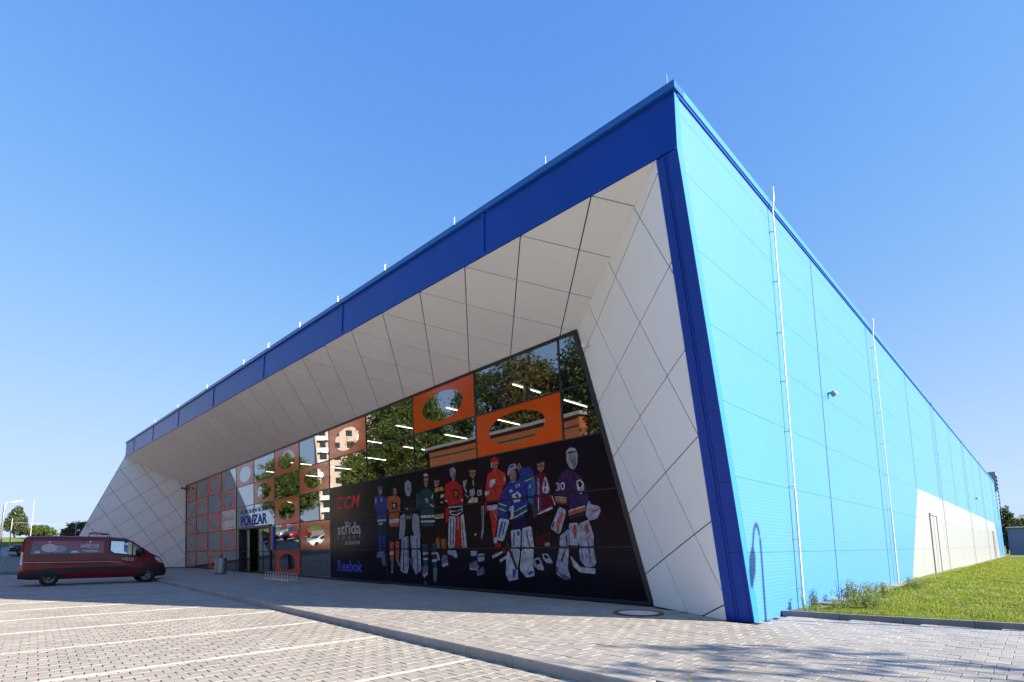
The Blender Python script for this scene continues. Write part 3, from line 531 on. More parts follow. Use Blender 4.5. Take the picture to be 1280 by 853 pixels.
PLAYERS = [
 [('blue',-20.30,3.76,-19.95,3.84,-19.55,3.77,-19.26,3.61,-19.31,3.20,-19.26,2.96,-19.37,2.59,-20.15,2.62,-20.15,3.18,-20.37,3.27),('hblue',-20.04,4.16,-19.86,4.23,-19.63,4.16,-19.59,4.02,-19.99,4.02),('skin',-19.97,4.03,-19.61,4.02,-19.65,3.85,-19.88,3.83),('navy',-20.15,2.62,-19.37,2.59,-19.42,2.04,-20.12,2.06),('blue',-20.12,2.06,-19.77,2.05,-19.80,1.36,-20.00,1.36),('blue',-19.70,2.05,-19.42,2.04,-19.51,1.36,-19.69,1.36),('white',-20.11,2.75,-19.36,2.74,-19.36,2.67,-20.12,2.67),('white',-20.01,2.55,-19.90,2.61,-19.66,2.61,-19.63,2.54,-19.88,2.50),('white',-20.23,3.72,-20.15,3.73,-20.13,3.46,-20.22,3.44),('grey',-20.07,1.37,-19.54,1.36,-19.46,0.75,-19.70,0.75,-19.84,1.09,-20.29,1.12),('white',-19.75,3.70,-19.66,3.70,-19.64,3.50,-19.73,3.51),('dgrey',-19.40,1.36,-19.35,1.36,-19.32,0.42,-19.40,0.42),('dark',-20.18,2.01,-20.14,2.01,-20.04,1.43,-20.10,1.43),],
 [('orange',-19.22,3.69,-18.76,3.72,-18.39,3.68,-18.18,3.53,-18.23,3.07,-18.30,3.01,-18.36,2.38,-19.12,2.41,-19.11,3.05,-19.28,3.20),('dark',-18.80,4.18,-18.61,4.21,-18.43,4.15,-18.41,3.98,-18.79,4.01),('skin',-18.75,4.01,-18.45,3.98,-18.48,3.76,-18.61,3.71,-18.72,3.78),('dark',-18.91,3.43,-18.47,3.41,-18.41,3.28,-18.51,3.08,-18.73,3.14,-18.90,3.12,-18.81,3.25),('white',-18.78,3.34,-18.58,3.34,-18.64,3.24,-18.54,3.15,-18.74,3.22),('white',-19.10,2.71,-18.32,2.71,-18.33,2.56,-19.11,2.55),('dark',-19.12,2.41,-18.34,2.38,-18.34,1.79,-19.15,1.80),('orange',-19.12,1.77,-18.77,1.76,-18.83,1.00,-19.10,0.99),('orange',-18.66,1.79,-18.34,1.79,-18.41,1.10,-18.66,1.03),('white',-19.12,1.36,-18.80,1.36,-18.81,1.22,-19.13,1.22),('grey',-19.06,0.99,-18.83,1.00,-18.91,0.47,-19.04,0.46),('grey',-18.68,1.03,-18.43,1.07,-18.33,0.77,-18.43,0.72),('white',-19.03,0.53,-18.90,0.53,-18.94,0.47,-19.03,0.46),('dark',-19.26,3.20,-19.10,3.15,-19.11,3.05,-19.26,3.10),],
 [('dark',-17.97,3.44,-17.61,3.52,-17.22,3.39,-17.01,3.06,-17.03,2.61,-17.38,2.50,-17.52,2.06,-17.81,2.07,-17.91,2.46,-18.08,2.66),('silver',-17.82,4.15,-17.61,4.25,-17.38,4.14,-17.35,3.79,-17.49,3.57,-17.73,3.62,-17.82,3.86),('skinD',-17.65,3.97,-17.44,3.95,-17.48,3.74,-17.64,3.76),('silver',-18.25,2.80,-17.88,2.92,-17.85,2.46,-18.00,1.88,-18.36,1.85),('silver',-17.30,2.88,-16.86,2.79,-16.80,1.85,-17.19,1.86,-17.39,2.31),('grey',-17.85,2.85,-17.62,2.78,-17.38,2.85,-17.47,2.63,-17.62,2.69,-17.78,2.64),('lav',-18.18,1.88,-17.66,2.00,-17.69,0.72,-17.84,0.46,-18.34,0.55),('lav',-17.52,2.00,-16.85,1.92,-16.82,0.62,-17.21,0.45,-17.42,0.73),('dgrey',-18.03,1.85,-17.97,1.85,-18.07,0.53,-18.15,0.55),('dgrey',-17.08,1.89,-17.02,1.88,-17.02,0.55,-17.09,0.52),('dgrey',-17.74,1.95,-17.69,1.96,-17.73,0.78,-17.78,0.77),('purple',-17.67,1.10,-17.35,1.11,-17.34,0.85,-17.57,0.84),('dgrey',-17.91,3.08,-17.12,3.09,-17.10,3.01,-17.92,3.00),('silver',-17.81,3.11,-17.55,3.14,-17.70,3.03),],
 [('teal',-16.75,3.64,-16.47,3.80,-16.15,3.77,-15.80,3.56,-15.72,3.16,-15.78,2.98,-15.77,2.71,-16.75,2.76,-16.76,3.10,-17.00,3.25),('dark',-16.51,4.34,-16.29,4.41,-16.12,4.29,-16.11,4.05,-16.51,4.06),('white',-16.47,4.35,-16.30,4.38,-16.15,4.30,-16.17,4.24,-16.43,4.27),('skin',-16.45,4.21,-16.15,4.17,-16.19,3.90,-16.31,3.79,-16.43,3.92),('teal',-17.02,3.63,-16.75,3.66,-16.76,3.04,-17.06,3.07),('white',-16.75,2.76,-15.76,2.74,-15.77,2.64,-16.75,2.66),('maroon',-16.75,2.66,-15.77,2.64,-15.78,2.53,-16.76,2.56),('white',-16.73,2.56,-15.78,2.53,-15.80,2.46,-16.73,2.48),('teal',-16.71,2.48,-15.80,2.46,-15.83,2.30,-16.72,2.33),('pants',-16.70,2.32,-15.83,2.30,-15.84,1.71,-16.70,1.70),('tealb',-16.70,1.64,-16.33,1.66,-16.36,0.81,-16.64,0.80),('tealb',-16.06,1.66,-15.73,1.65,-15.76,0.76,-16.02,0.76),('white',-16.67,1.32,-16.32,1.33,-16.33,1.25,-16.67,1.23),('maroon',-16.67,1.23,-16.33,1.25,-16.34,1.11,-16.66,1.10),('white',-16.66,1.10,-16.34,1.11,-16.34,1.04,-16.65,1.03),('white',-16.08,1.32,-15.73,1.33,-15.73,1.26,-16.09,1.24),('maroon',-16.08,1.24,-15.73,1.26,-15.74,1.12,-16.08,1.10),('white',-16.08,1.05,-15.74,1.07,-15.74,0.97,-16.08,0.96),('grey',-16.70,0.80,-16.32,0.81,-16.40,0.44,-16.62,0.35,-16.77,0.49),('grey',-16.02,0.76,-15.74,0.76,-15.81,0.29,-15.95,0.15,-16.03,0.34),('white',-16.70,0.47,-16.39,0.57,-16.37,0.51,-16.64,0.35),('silver',-16.42,3.40,-16.24,3.43,-16.12,3.31,-16.24,3.19,-16.36,3.26),('white',-15.97,3.41,-15.88,3.53,-15.84,3.53,-15.91,3.32),('white',-16.08,3.18,-15.78,3.05,-15.78,3.00,-16.10,3.13),('purple',-16.65,0.22,-16.50,0.23,-16.46,0.07,-16.57,0.04),],
 [('black',-15.79,3.65,-15.12,3.62,-15.14,3.03,-15.24,2.42,-15.84,2.45),('gold',-15.78,3.73,-15.26,3.76,-15.16,3.60,-15.45,3.61,-15.75,3.56),('dark',-15.80,4.20,-15.58,4.23,-15.42,4.18,-15.36,4.01,-15.76,4.02),('skin',-15.78,4.05,-15.43,4.01,-15.51,3.82,-15.65,3.74,-15.75,3.84),('cream',-15.40,3.46,-15.30,3.47,-15.30,3.34,-15.40,3.34),('cream',-15.27,3.47,-15.18,3.47,-15.19,3.35,-15.28,3.34),('gold',-15.79,2.74,-15.22,2.76,-15.23,2.68,-15.80,2.67),('white',-15.80,2.65,-15.23,2.66,-15.23,2.59,-15.80,2.58),('pants',-15.81,2.45,-15.15,2.42,-15.18,1.92,-15.80,1.88),('gold2',-15.80,1.88,-15.56,1.88,-15.55,1.46,-15.80,1.46),('gold2',-15.50,1.82,-15.16,1.84,-15.15,1.45,-15.43,1.43),('grey',-15.44,1.21,-15.13,1.23,-15.04,0.85,-15.39,0.76,-15.47,0.96),('gold',-15.41,3.21,-15.22,3.20,-15.23,3.15,-15.41,3.14),('white',-15.93,1.32,-15.68,1.34,-15.56,1.04,-15.66,1.03),('white',-15.46,0.90,-15.09,0.93,-15.07,0.87,-15.43,0.80),],
 [('red',-15.07,3.83,-14.74,3.91,-14.43,3.88,-14.14,3.69,-14.07,3.28,-14.06,3.01,-14.98,3.03,-15.14,3.37),('silver',-14.79,4.35,-14.58,4.42,-14.43,4.29,-14.45,4.08,-14.73,4.02),('skin',-14.65,4.18,-14.46,4.18,-14.49,3.93,-14.59,3.89,-14.65,3.99),('black',-14.63,3.56,-14.48,3.62,-14.27,3.52,-14.29,3.30,-14.46,3.24,-14.63,3.32),('tan',-14.57,3.53,-14.43,3.54,-14.41,3.31,-14.53,3.31),('red2',-14.43,3.52,-14.33,3.50,-14.35,3.35,-14.42,3.36),('white',-14.96,3.00,-14.13,3.01,-14.10,2.76,-14.45,2.63,-14.82,2.68,-14.97,2.85),('black',-14.89,2.93,-14.15,2.94,-14.14,2.89,-14.46,2.80,-14.88,2.85),('black',-14.81,2.78,-14.13,2.81,-14.15,2.77,-14.48,2.69,-14.77,2.71),('red',-14.52,2.62,-14.24,2.62,-14.23,1.47,-14.63,1.48),('white',-14.93,2.63,-14.52,2.62,-14.65,1.48,-15.05,1.48),('white',-14.24,2.62,-14.07,2.69,-13.95,1.47,-14.23,1.47),('dgrey',-14.83,2.57,-14.77,2.57,-14.89,1.51,-14.95,1.51),('dgrey',-14.66,2.57,-14.61,2.57,-14.73,1.49,-14.79,1.49),('dgrey',-14.18,2.54,-14.15,2.54,-14.09,1.49,-14.14,1.49),('red',-15.12,2.95,-14.87,2.95,-14.91,2.57,-15.13,2.34),('white',-14.17,3.20,-14.05,3.21,-14.06,3.13,-14.16,3.12),('white',-15.13,3.26,-14.98,3.23,-14.99,3.16,-15.13,3.20),('lav',-15.08,1.40,-14.59,1.40,-14.49,1.16,-14.61,1.11,-14.82,1.22,-15.07,1.26),('white',-14.38,2.60,-14.35,2.60,-14.39,2.12,-14.43,2.12),],
 [('black2',-14.04,3.87,-13.71,3.89,-13.30,3.82,-12.96,3.63,-12.96,3.09,-13.09,2.89,-13.18,1.87,-13.46,1.47,-13.86,1.47,-13.86,2.21,-13.83,3.02,-14.04,3.33),('dark',-13.72,4.29,-13.51,4.33,-13.29,4.26,-13.27,4.10,-13.71,4.13),('skin',-13.67,4.19,-13.31,4.16,-13.36,3.96,-13.48,3.86,-13.62,3.96),('silver',-14.03,3.84,-13.79,3.87,-13.94,3.59,-13.82,3.46,-13.89,3.40,-14.04,3.64),('silver',-13.69,3.49,-13.44,3.53,-13.40,3.33,-13.52,3.24,-13.68,3.28),('silver',-13.28,3.45,-13.03,3.45,-13.04,3.25,-13.28,3.24),('black2',-13.22,3.40,-13.16,3.40,-13.16,3.28,-13.23,3.28),('cream',-13.80,3.09,-13.60,3.22,-13.28,3.19,-13.25,2.98,-13.79,2.98),('silver',-13.11,2.88,-12.95,2.91,-13.03,1.97,-13.20,1.72,-13.11,2.28),('dgrey',-13.05,2.88,-13.01,2.88,-13.10,2.08,-13.14,1.97),('silver',-13.92,3.38,-13.75,3.25,-13.77,3.20,-13.96,3.34),('lav',-13.77,1.37,-13.42,1.38,-13.44,1.21,-13.76,1.19),('lav',-13.39,1.26,-13.04,1.29,-13.06,1.04,-13.39,1.00),('dgrey',-13.36,1.19,-13.04,1.21,-13.05,1.17,-13.36,1.15),('grey',-13.86,0.92,-13.49,1.06,-13.33,0.85,-13.43,0.70,-13.85,0.73),('grey',-13.47,0.67,-13.11,0.86,-13.06,0.59,-13.48,0.50),('white',-13.84,0.78,-13.43,0.75,-13.43,0.71,-13.85,0.72),('white',-13.51,1.96,-13.41,1.97,-13.41,1.90,-13.51,1.89),('white',-13.50,3.81,-13.45,3.81,-13.42,3.59,-13.46,3.59),],
 [('red2',-12.72,3.92,-12.46,4.05,-12.14,4.04,-11.84,3.85,-11.82,3.55,-12.03,3.38,-12.07,3.01,-12.82,3.01,-12.89,3.29),('red',-12.52,4.43,-12.31,4.49,-12.13,4.40,-12.12,4.25,-12.51,4.28),('skin',-12.48,4.32,-12.15,4.28,-12.22,4.08,-12.33,4.00,-12.44,4.11),('white',-12.64,3.64,-12.56,3.73,-12.27,3.73,-12.39,3.66,-12.31,3.61,-12.46,3.56,-12.41,3.53,-12.62,3.46),('white',-12.88,3.37,-12.67,3.37,-12.70,3.23,-12.89,3.23),('white',-12.83,2.87,-12.28,2.89,-12.31,2.74,-12.78,2.71),('red2',-12.70,2.70,-12.29,2.73,-12.36,2.22,-12.46,1.84,-12.58,1.76,-12.63,2.23),('white',-12.55,1.80,-12.41,1.81,-12.37,1.63,-12.54,1.62),('red',-12.50,1.60,-12.22,1.62,-12.22,1.47,-12.50,1.46),('red',-12.16,1.41,-11.97,1.42,-11.97,1.32,-12.14,1.30),('white',-12.67,1.22,-12.16,1.37,-12.15,1.30,-12.41,1.19,-12.63,1.12),('dark',-12.60,1.30,-12.33,1.40,-12.31,1.33,-12.55,1.25),('white',-12.31,1.07,-11.98,1.22,-11.96,1.15,-12.25,0.99),('dark',-12.27,1.15,-12.03,1.28,-12.00,1.22,-12.23,1.11),('silver',-12.62,2.88,-12.59,2.89,-12.29,2.37,-12.33,2.36),('white',-12.51,4.31,-12.46,4.31,-12.46,4.11,-12.50,4.14),('white',-11.92,3.75,-11.84,3.76,-11.84,3.63,-11.92,3.62),('red',-12.91,2.99,-12.80,2.99,-12.83,2.67,-12.92,2.57),],
 [('blue2',-11.95,3.37,-11.70,3.59,-11.37,3.53,-11.17,3.67,-11.27,3.91,-11.07,3.97,-10.73,3.94,-10.59,3.76,-10.65,3.56,-10.83,3.50,-10.86,3.02,-10.96,2.62,-11.12,2.42,-11.53,2.34,-11.94,2.41,-12.32,2.48,-12.28,2.91,-12.12,3.17),('silver',-11.76,3.89,-11.63,4.12,-11.40,4.14,-11.25,4.02,-11.41,3.94,-11.61,3.87,-11.71,3.73),('hblue',-11.62,4.08,-11.47,4.11,-11.41,4.05,-11.58,4.00),('skin',-11.64,3.88,-11.41,3.93,-11.33,3.79,-11.38,3.61,-11.51,3.52,-11.62,3.64),('skin',-11.34,4.00,-11.21,4.14,-11.16,4.10,-11.08,3.99,-11.20,3.89),('green',-12.22,2.88,-11.87,2.78,-11.90,2.67,-12.25,2.78),('white',-12.24,2.77,-11.90,2.66,-11.91,2.63,-12.26,2.74),('white',-12.20,2.93,-11.85,2.82,-11.86,2.79,-12.21,2.89),('green',-11.52,2.58,-10.95,2.75,-10.95,2.65,-11.53,2.44),('white',-11.53,2.43,-10.95,2.64,-10.94,2.59,-11.54,2.39),('white',-11.51,2.62,-10.96,2.79,-10.95,2.76,-11.52,2.59),('white',-11.58,3.14,-11.31,3.24,-11.17,3.11,-11.23,2.92,-11.49,2.88,-11.56,3.01),('blue2',-11.48,3.11,-11.31,3.16,-11.26,3.05,-11.40,2.98,-11.35,3.05),('white',-11.72,3.29,-11.60,3.34,-11.51,3.27,-11.65,3.21),('white',-11.38,3.46,-11.32,3.46,-11.33,3.35,-11.37,3.34),('white',-11.26,3.47,-11.20,3.47,-11.21,3.36,-11.25,3.36),('green',-11.05,3.63,-10.63,3.70,-10.64,3.61,-11.00,3.53),('white',-11.02,3.53,-10.64,3.60,-10.64,3.57,-10.97,3.50),('white',-12.21,2.45,-11.74,2.35,-12.07,1.67,-12.42,1.73),('hblue',-12.13,2.34,-12.02,2.31,-12.24,1.79,-12.33,1.83),('hblue',-11.96,2.31,-11.90,2.29,-12.08,1.88,-12.13,1.90),('white',-11.71,2.76,-11.51,2.81,-11.56,2.39,-11.71,2.35,-11.78,2.51),('dark',-11.83,2.61,-11.69,2.67,-11.66,2.45,-11.79,2.38),('navy',-11.60,2.34,-10.98,2.43,-10.93,2.12,-11.20,2.02,-11.66,2.06),('white',-11.70,2.02,-11.25,2.04,-11.30,1.48,-11.48,0.76,-11.47,0.48,-11.91,0.40,-12.03,0.62,-11.94,1.30,-11.70,1.51),('white',-11.19,2.06,-10.79,2.13,-10.72,1.50,-10.80,1.00,-10.75,0.61,-11.10,0.54,-11.38,0.78,-11.24,1.51),('hblue',-11.58,1.92,-11.52,1.92,-11.58,1.51,-11.64,1.51),('hblue',-11.43,1.97,-11.29,1.98,-11.32,1.84,-11.42,1.82),('hblue',-11.04,2.01,-10.98,2.02,-10.89,1.50,-10.94,1.49),('hblue',-11.71,0.78,-11.55,0.79,-11.59,0.53,-11.70,0.51),('hblue',-11.03,0.70,-10.81,0.78,-10.81,0.68,-10.99,0.62),('dgrey',-12.00,1.72,-11.88,1.75,-11.45,0.80,-11.55,0.76),('lav',-11.17,1.91,-11.12,1.92,-11.18,1.00,-11.23,1.00),],
 [('burg',-10.57,3.62,-10.34,3.73,-10.12,3.68,-10.00,3.45,-9.92,3.02,-9.85,2.64,-10.50,2.52,-10.66,2.80),('dark',-10.48,4.05,-10.38,4.16,-10.13,4.16,-10.07,4.00,-10.17,4.06,-10.44,3.96),('skin',-10.43,4.00,-10.13,4.03,-10.15,3.82,-10.28,3.72,-10.41,3.82),('sblue',-10.85,3.43,-10.56,3.70,-10.56,3.23,-10.69,2.72,-10.89,2.88),('white',-10.27,3.25,-10.15,3.58,-10.07,3.51,-9.98,3.18,-10.08,3.06,-10.25,3.10),('sblue',-10.22,3.22,-10.13,3.25,-10.11,3.14,-10.19,3.12),('burg',-10.15,3.47,-10.11,3.46,-10.08,3.27,-10.17,3.28),('sblue',-10.40,3.55,-10.35,3.55,-10.38,2.57,-10.45,2.55),('white',-10.43,3.55,-10.40,3.55,-10.46,2.55,-10.49,2.54),('white',-10.52,2.50,-9.91,2.67,-9.89,2.60,-10.49,2.43),('white',-10.81,3.38,-10.73,3.42,-10.73,3.30,-10.81,3.27),('black2',-10.54,2.44,-9.92,2.58,-10.00,1.91,-10.64,1.66),('burg2',-10.67,1.76,-10.03,1.91,-10.08,1.52,-10.66,1.50),('silver',-10.28,1.60,-10.08,1.62,-10.08,1.50,-10.28,1.50),('lav',-10.79,1.12,-10.52,1.18,-10.36,0.83,-10.39,0.78,-10.62,0.80,-10.79,0.93),('lav',-10.41,1.28,-10.19,1.28,-10.00,1.04,-10.02,0.99,-10.25,1.01,-10.38,1.12),('dark',-10.71,1.08,-10.56,1.11,-10.49,0.99,-10.67,0.95),('dark',-10.35,1.24,-10.22,1.24,-10.14,1.14,-10.30,1.13),('dgrey',-10.72,2.73,-10.54,2.77,-10.52,2.41,-10.69,2.31),('white',-9.93,3.02,-9.89,3.03,-9.77,2.72,-9.80,2.68),],
 [('purple2',-9.54,3.59,-9.26,3.71,-9.01,3.60,-8.77,3.40,-8.61,3.06,-8.57,2.71,-8.62,2.46,-8.73,2.30,-9.21,2.17,-9.30,2.35,-9.27,2.91,-9.34,2.63,-9.77,2.74,-9.78,3.06,-9.69,3.31),('silver',-9.27,4.23,-9.12,4.31,-8.93,4.26,-8.85,4.04,-8.90,3.79,-9.02,3.65,-9.16,3.72,-9.27,3.89),('skin',-9.13,4.07,-8.94,4.06,-8.97,3.85,-9.06,3.79,-9.13,3.89),('dgrey',-9.20,4.19,-8.93,4.19,-8.92,4.14,-9.20,4.13),('dgrey',-9.01,3.78,-8.94,3.85,-8.93,3.81,-9.01,3.72),('gold',-9.79,2.92,-9.36,2.85,-9.37,2.75,-9.78,2.83),('orange',-9.79,2.82,-9.37,2.74,-9.37,2.71,-9.78,2.78),('black2',-9.77,2.73,-9.34,2.66,-9.37,2.51,-9.74,2.63),('white',-9.78,2.96,-9.36,2.89,-9.36,2.86,-9.78,2.94),('cream',-9.30,2.51,-8.70,2.62,-8.70,2.58,-9.31,2.47),('orange',-9.31,2.46,-8.70,2.57,-8.70,2.51,-9.31,2.40),('gold',-9.31,2.39,-8.70,2.50,-8.70,2.48,-9.30,2.36),('white',-8.96,3.33,-8.81,3.36,-8.70,3.24,-8.70,3.04,-8.82,2.93,-8.94,3.06),('black2',-8.91,3.28,-8.82,3.31,-8.75,3.22,-8.78,3.15,-8.87,3.13),('silver',-8.85,3.13,-8.77,3.13,-8.79,3.04,-8.84,3.03),('dgrey',-9.22,3.46,-8.86,3.41,-8.86,3.39,-9.22,3.44),('lav',-9.64,2.65,-9.37,2.51,-9.67,1.82,-10.03,2.02),('orange',-9.74,2.27,-9.55,2.47,-9.46,2.41,-9.62,2.21,-9.73,1.88,-9.78,1.91),('dark',-9.97,2.07,-9.88,2.22,-9.84,2.20,-9.92,2.04),('lav',-8.65,2.56,-8.56,2.75,-8.48,2.63,-8.22,2.56,-8.17,2.44,-8.31,2.23,-8.58,2.18,-8.69,2.34),('orange',-8.49,2.46,-8.27,2.50,-8.25,2.46,-8.47,2.40),('dark',-9.27,2.26,-8.69,2.35,-8.71,2.12,-9.28,2.14),('lav',-9.31,2.14,-8.98,2.15,-8.96,1.78,-9.01,1.51,-9.33,1.51),('lav',-9.67,1.79,-9.32,1.99,-9.36,1.39,-9.44,0.88,-9.36,0.58,-9.56,0.53,-9.89,0.69,-9.87,0.97,-9.73,1.39),('lav',-8.96,2.12,-8.60,2.22,-8.46,1.77,-8.49,1.38,-8.43,1.04,-8.53,0.92,-8.80,0.92,-8.98,1.09,-9.00,1.48),('orange',-9.17,2.09,-9.05,2.10,-9.02,1.88,-9.13,1.66,-9.16,1.86),('orange',-8.76,2.07,-8.64,2.13,-8.59,1.87,-8.73,1.80),('dgrey',-9.69,1.08,-9.55,1.34,-9.51,1.32,-9.64,1.02),('dgrey',-9.48,1.79,-9.42,1.81,-9.39,1.49,-9.43,1.48),('purple',-8.92,1.78,-8.90,1.78,-8.88,1.09,-8.91,1.09),('purple',-8.68,1.78,-8.65,1.77,-8.60,1.02,-8.64,1.01),('purple',-9.85,0.74,-9.39,0.63,-9.40,0.55,-9.56,0.54),('white',-9.32,1.22,-9.21,1.13,-8.99,0.91,-8.47,0.89,-8.48,0.73,-9.00,0.76,-9.23,0.92),('purple',-9.87,0.90,-9.80,0.92,-9.78,0.72,-9.87,0.71),],
]
PO = tag(thing('hockey_poster', None, None, tuple(G(-16, 0, .03)), world=True), 'huge black poster of eleven ice hockey players covering the lower right glass', 'poster')
for c in range(POSTER_C, 13):
    for r in (2, 3, 4):
        x0, x1, z1, z0 = CX[c] + .006, CX[c + 1] - .006, RZ[r] - .012, RZ[r + 1] + .012
        if r == 4: z0 = .09
        pl = clip([(x0, z0), (x1, z0), (x1, z1), (x0, z1)], 1, (8.61 - 6.79) / 7.65, -6.79 - .14)
        MB().prism([G(p[0], p[1], .026) for p in pl], GO * .006).build('print_panel', M_POST, PO)
for pls in PLAYERS:
    keys = []; m = MB(); pls = list(pls)
    for p in list(pls):                       # eyes and mouth shade on each face
        if p[0] in ('skin', 'skinD') and len(p) > 9:
            xx = p[1::2]; zz = p[2::2]; a, b_, c, d = min(xx), max(xx), min(zz), max(zz); w_ = b_ - a; h_ = d - c
            for (f0, f1, g0, g1) in ((.12, .42, .58, .68), (.58, .88, .58, .68), (.34, .66, .20, .27), (.46, .56, .36, .52)): pls.append(('shade', a + w_ * f0, c + h_ * g0, a + w_ * f1, c + h_ * g0, a + w_ * f1, c + h_ * g1, a + w_ * f0, c + h_ * g1))
    if pls[1][0] == 'silver':                 # cage of a goalkeeper's mask
        f = [p for p in pls if p[0] in ('skin', 'skinD')][0]; xx = f[1::2]; zz = f[2::2]; a, b_, c, d = min(xx), max(xx), min(zz), max(zz)
        for k in range(4): zc = c + (d - c) * (k + .5) / 4; pls.append(('silver', a, zc - .008, b_, zc - .008, b_, zc + .008, a, zc + .008))
        for k in range(2): xc = a + (b_ - a) * (k + 1) / 3; pls.append(('silver', xc - .008, c, xc + .008, c, xc + .008, d, xc - .008, d))
    for i, p in enumerate(pls):
        if p[0] not in keys: keys.append(p[0])
        pts = [(p[1 + 2 * k], p[2 + 2 * k]) for k in range((len(p) - 1) // 2)]
        # split at the glass joints so that the dark seams stay visible
        for lo, hi in ((.09, 1.43), (1.485, 2.98), (3.035, 4.5)):
            q = clip(clip(pts, 0, 1, hi), 0, -1, -lo) if area2(pts) > 0 else []
            if area2(q) > .0002:
                # layered a fraction of a millimetre, slightly rounded outline
                n = len(q); rr = []
                for k in range(n):
                    a, b_, c_ = q[k - 1], q[k], q[(k + 1) % n]; rr += [(b_[0] * .9 + a[0] * .1, b_[1] * .9 + a[1] * .1), (b_[0] * .9 + c_[0] * .1, b_[1] * .9 + c_[1] * .1)]
                m.poly([G(t[0], t[1], .034 + .0007 * i) for t in rr], keys.index(p[0]))
    m.build('printed_player', [PM[k] for k in keys], PO)
LM = [PM['white'], mat('print_letter_red', (.70, .02, .03), rough=.6, var=.05), mat('print_letter_blue', (.035, .05, .42), rough=.6, var=.05)]
m = MB(); letters(m, 'CCM', -24.05, -21.62, 3.42, 4.02, .036, shear=.25, bold=.02, spacing=1.15); m.build('lettering', LM[1], PO)
m = MB(); letters(m, 'střída', -24.0, -21.6, 2.18, 2.80, .036, bold=.02); m.build('lettering', LM[0], PO)
m = MB(); letters(m, 'sport', -23.98, -21.66, 1.93, 2.13, .036, spacing=2.6); m.build('lettering', LM[0], PO)
m = MB(); letters(m, 'BLADESTER', -23.22, -21.72, 1.70, 1.86, .036, shear=.2, bold=.02); letters(m, 'by', -23.56, -23.4, 1.66, 1.80, .036); m.build('lettering', LM[0], PO)
m = MB(); letters(m, 'Reebok', -24.05, -21.55, .42, .96, .036, bold=.02); m.build('lettering', LM[2], PO)
m = MB(); letters(m, '30', -9.70, -9.36, 3.11, 3.34, .066, bold=.015); m.build('lettering', PM['white'], PO)
sg = tag(thing('glass_lettering_sign', None, None, tuple(G(-36.5, 3.1, .02)), world=True), 'blue POUZAR lettering stuck on the glass above the entrance', 'sign')
MB_ = mat('sign_blue', (.015, .07, .46), rough=.7, spec=.2, var=.05)
m = MB(); letters(m, 'POUZAR', -39.3, -34.0, 3.17, 3.88, .012, bold=.03); m.build('lettering', MB_, sg)
m = MB(); x = -39.3                      # small line of capitals above, too blurred to read: plain strokes
while x < -34.2:
    w = random.uniform(.16, .30); m.poly([G(x, 4.03, .012), G(x + .07, 4.03, .012), G(x + .07, 4.30, .012), G(x, 4.30, .012)]); zz = random.choice((4.03, 4.13, 4.24)); m.poly([G(x + .07, zz, .012), G(x + w, zz, .012), G(x + w, zz + .06, .012), G(x + .07, zz + .06, .012)])
    if random.random() < .6: m.poly([G(x + w, 4.03, .0125), G(x + w + .06, 4.03, .0125), G(x + w + .06, 4.30, .0125), G(x + w, 4.30, .0125)])
    x += w + .14
tag(m.build('small_lettering', MB_, sg), kind='stuff')
s2 = tag(thing('sponsor_sign', None, None, tuple(G(-42.3, 3.1, .02)), world=True), 'pale square sign with dark script left of the entrance lettering', 'sign')
gbox(-44.0, -40.45, 3.06, 4.50, .02, .035).build('board', mat('pale_sign', (.62, .58, .60), rough=.4, var=.04), s2)
MSD = mat('sign_dark', (.10, .06, .05), rough=.5, var=.1)
m = MB(); letters(m, 'O', -43.75, -43.25, 3.62, 4.24, .038, bold=.01)
for k in range(9):                        # blurred script: plain strokes
    x = -43.12 + k * .25; h = .26 if k not in (6, 8) else .44; m.poly([G(x, 3.76, .038), G(x + .07, 3.76, .038), G(x + .09, 3.76 + h, .038), G(x + .02, 3.76 + h, .038)])
    if k % 2 == 0: m.poly([G(x + .07, 3.76, .0382), G(x + .2, 3.76, .0382), G(x + .2, 3.81, .0382), G(x + .07, 3.81, .0382)])
tag(m.build('script_strokes', MSD, s2), kind='stuff')
m = MB()
for x0, x1 in ((-43.7, -43.1), (-42.2, -41.6), (-41.5, -40.8)): m.poly([G(x0, 3.18, .038), G(x1, 3.18, .038), G(x1, 3.24, .038), G(x0, 3.24, .038)])
tag(m.build('small_print', PM['grey'], s2), kind='stuff')
s3 = tag(thing('vertical_banner', None, None, tuple(G(-33, 1.5, .02)), world=True), 'narrow upright banner in white red and blue beside the entrance', 'banner')
gbox(-33.28, -32.95, 1.5, 2.95, .03, .04).build('print_panel', PM['white'], s3); gbox(-32.95, -32.64, 1.5, 2.95, .03, .04).build('print_panel', MB_, s3)
m = MB()
for k in range(9): z = 1.58 + k * .15; m.poly([G(-33.2, z, .042), G(-33.03, z, .042), G(-33.03, z + .11, .042), G(-33.2, z + .11, .042)])
tag(m.build('print_marks', LM[1], s3), kind='stuff')

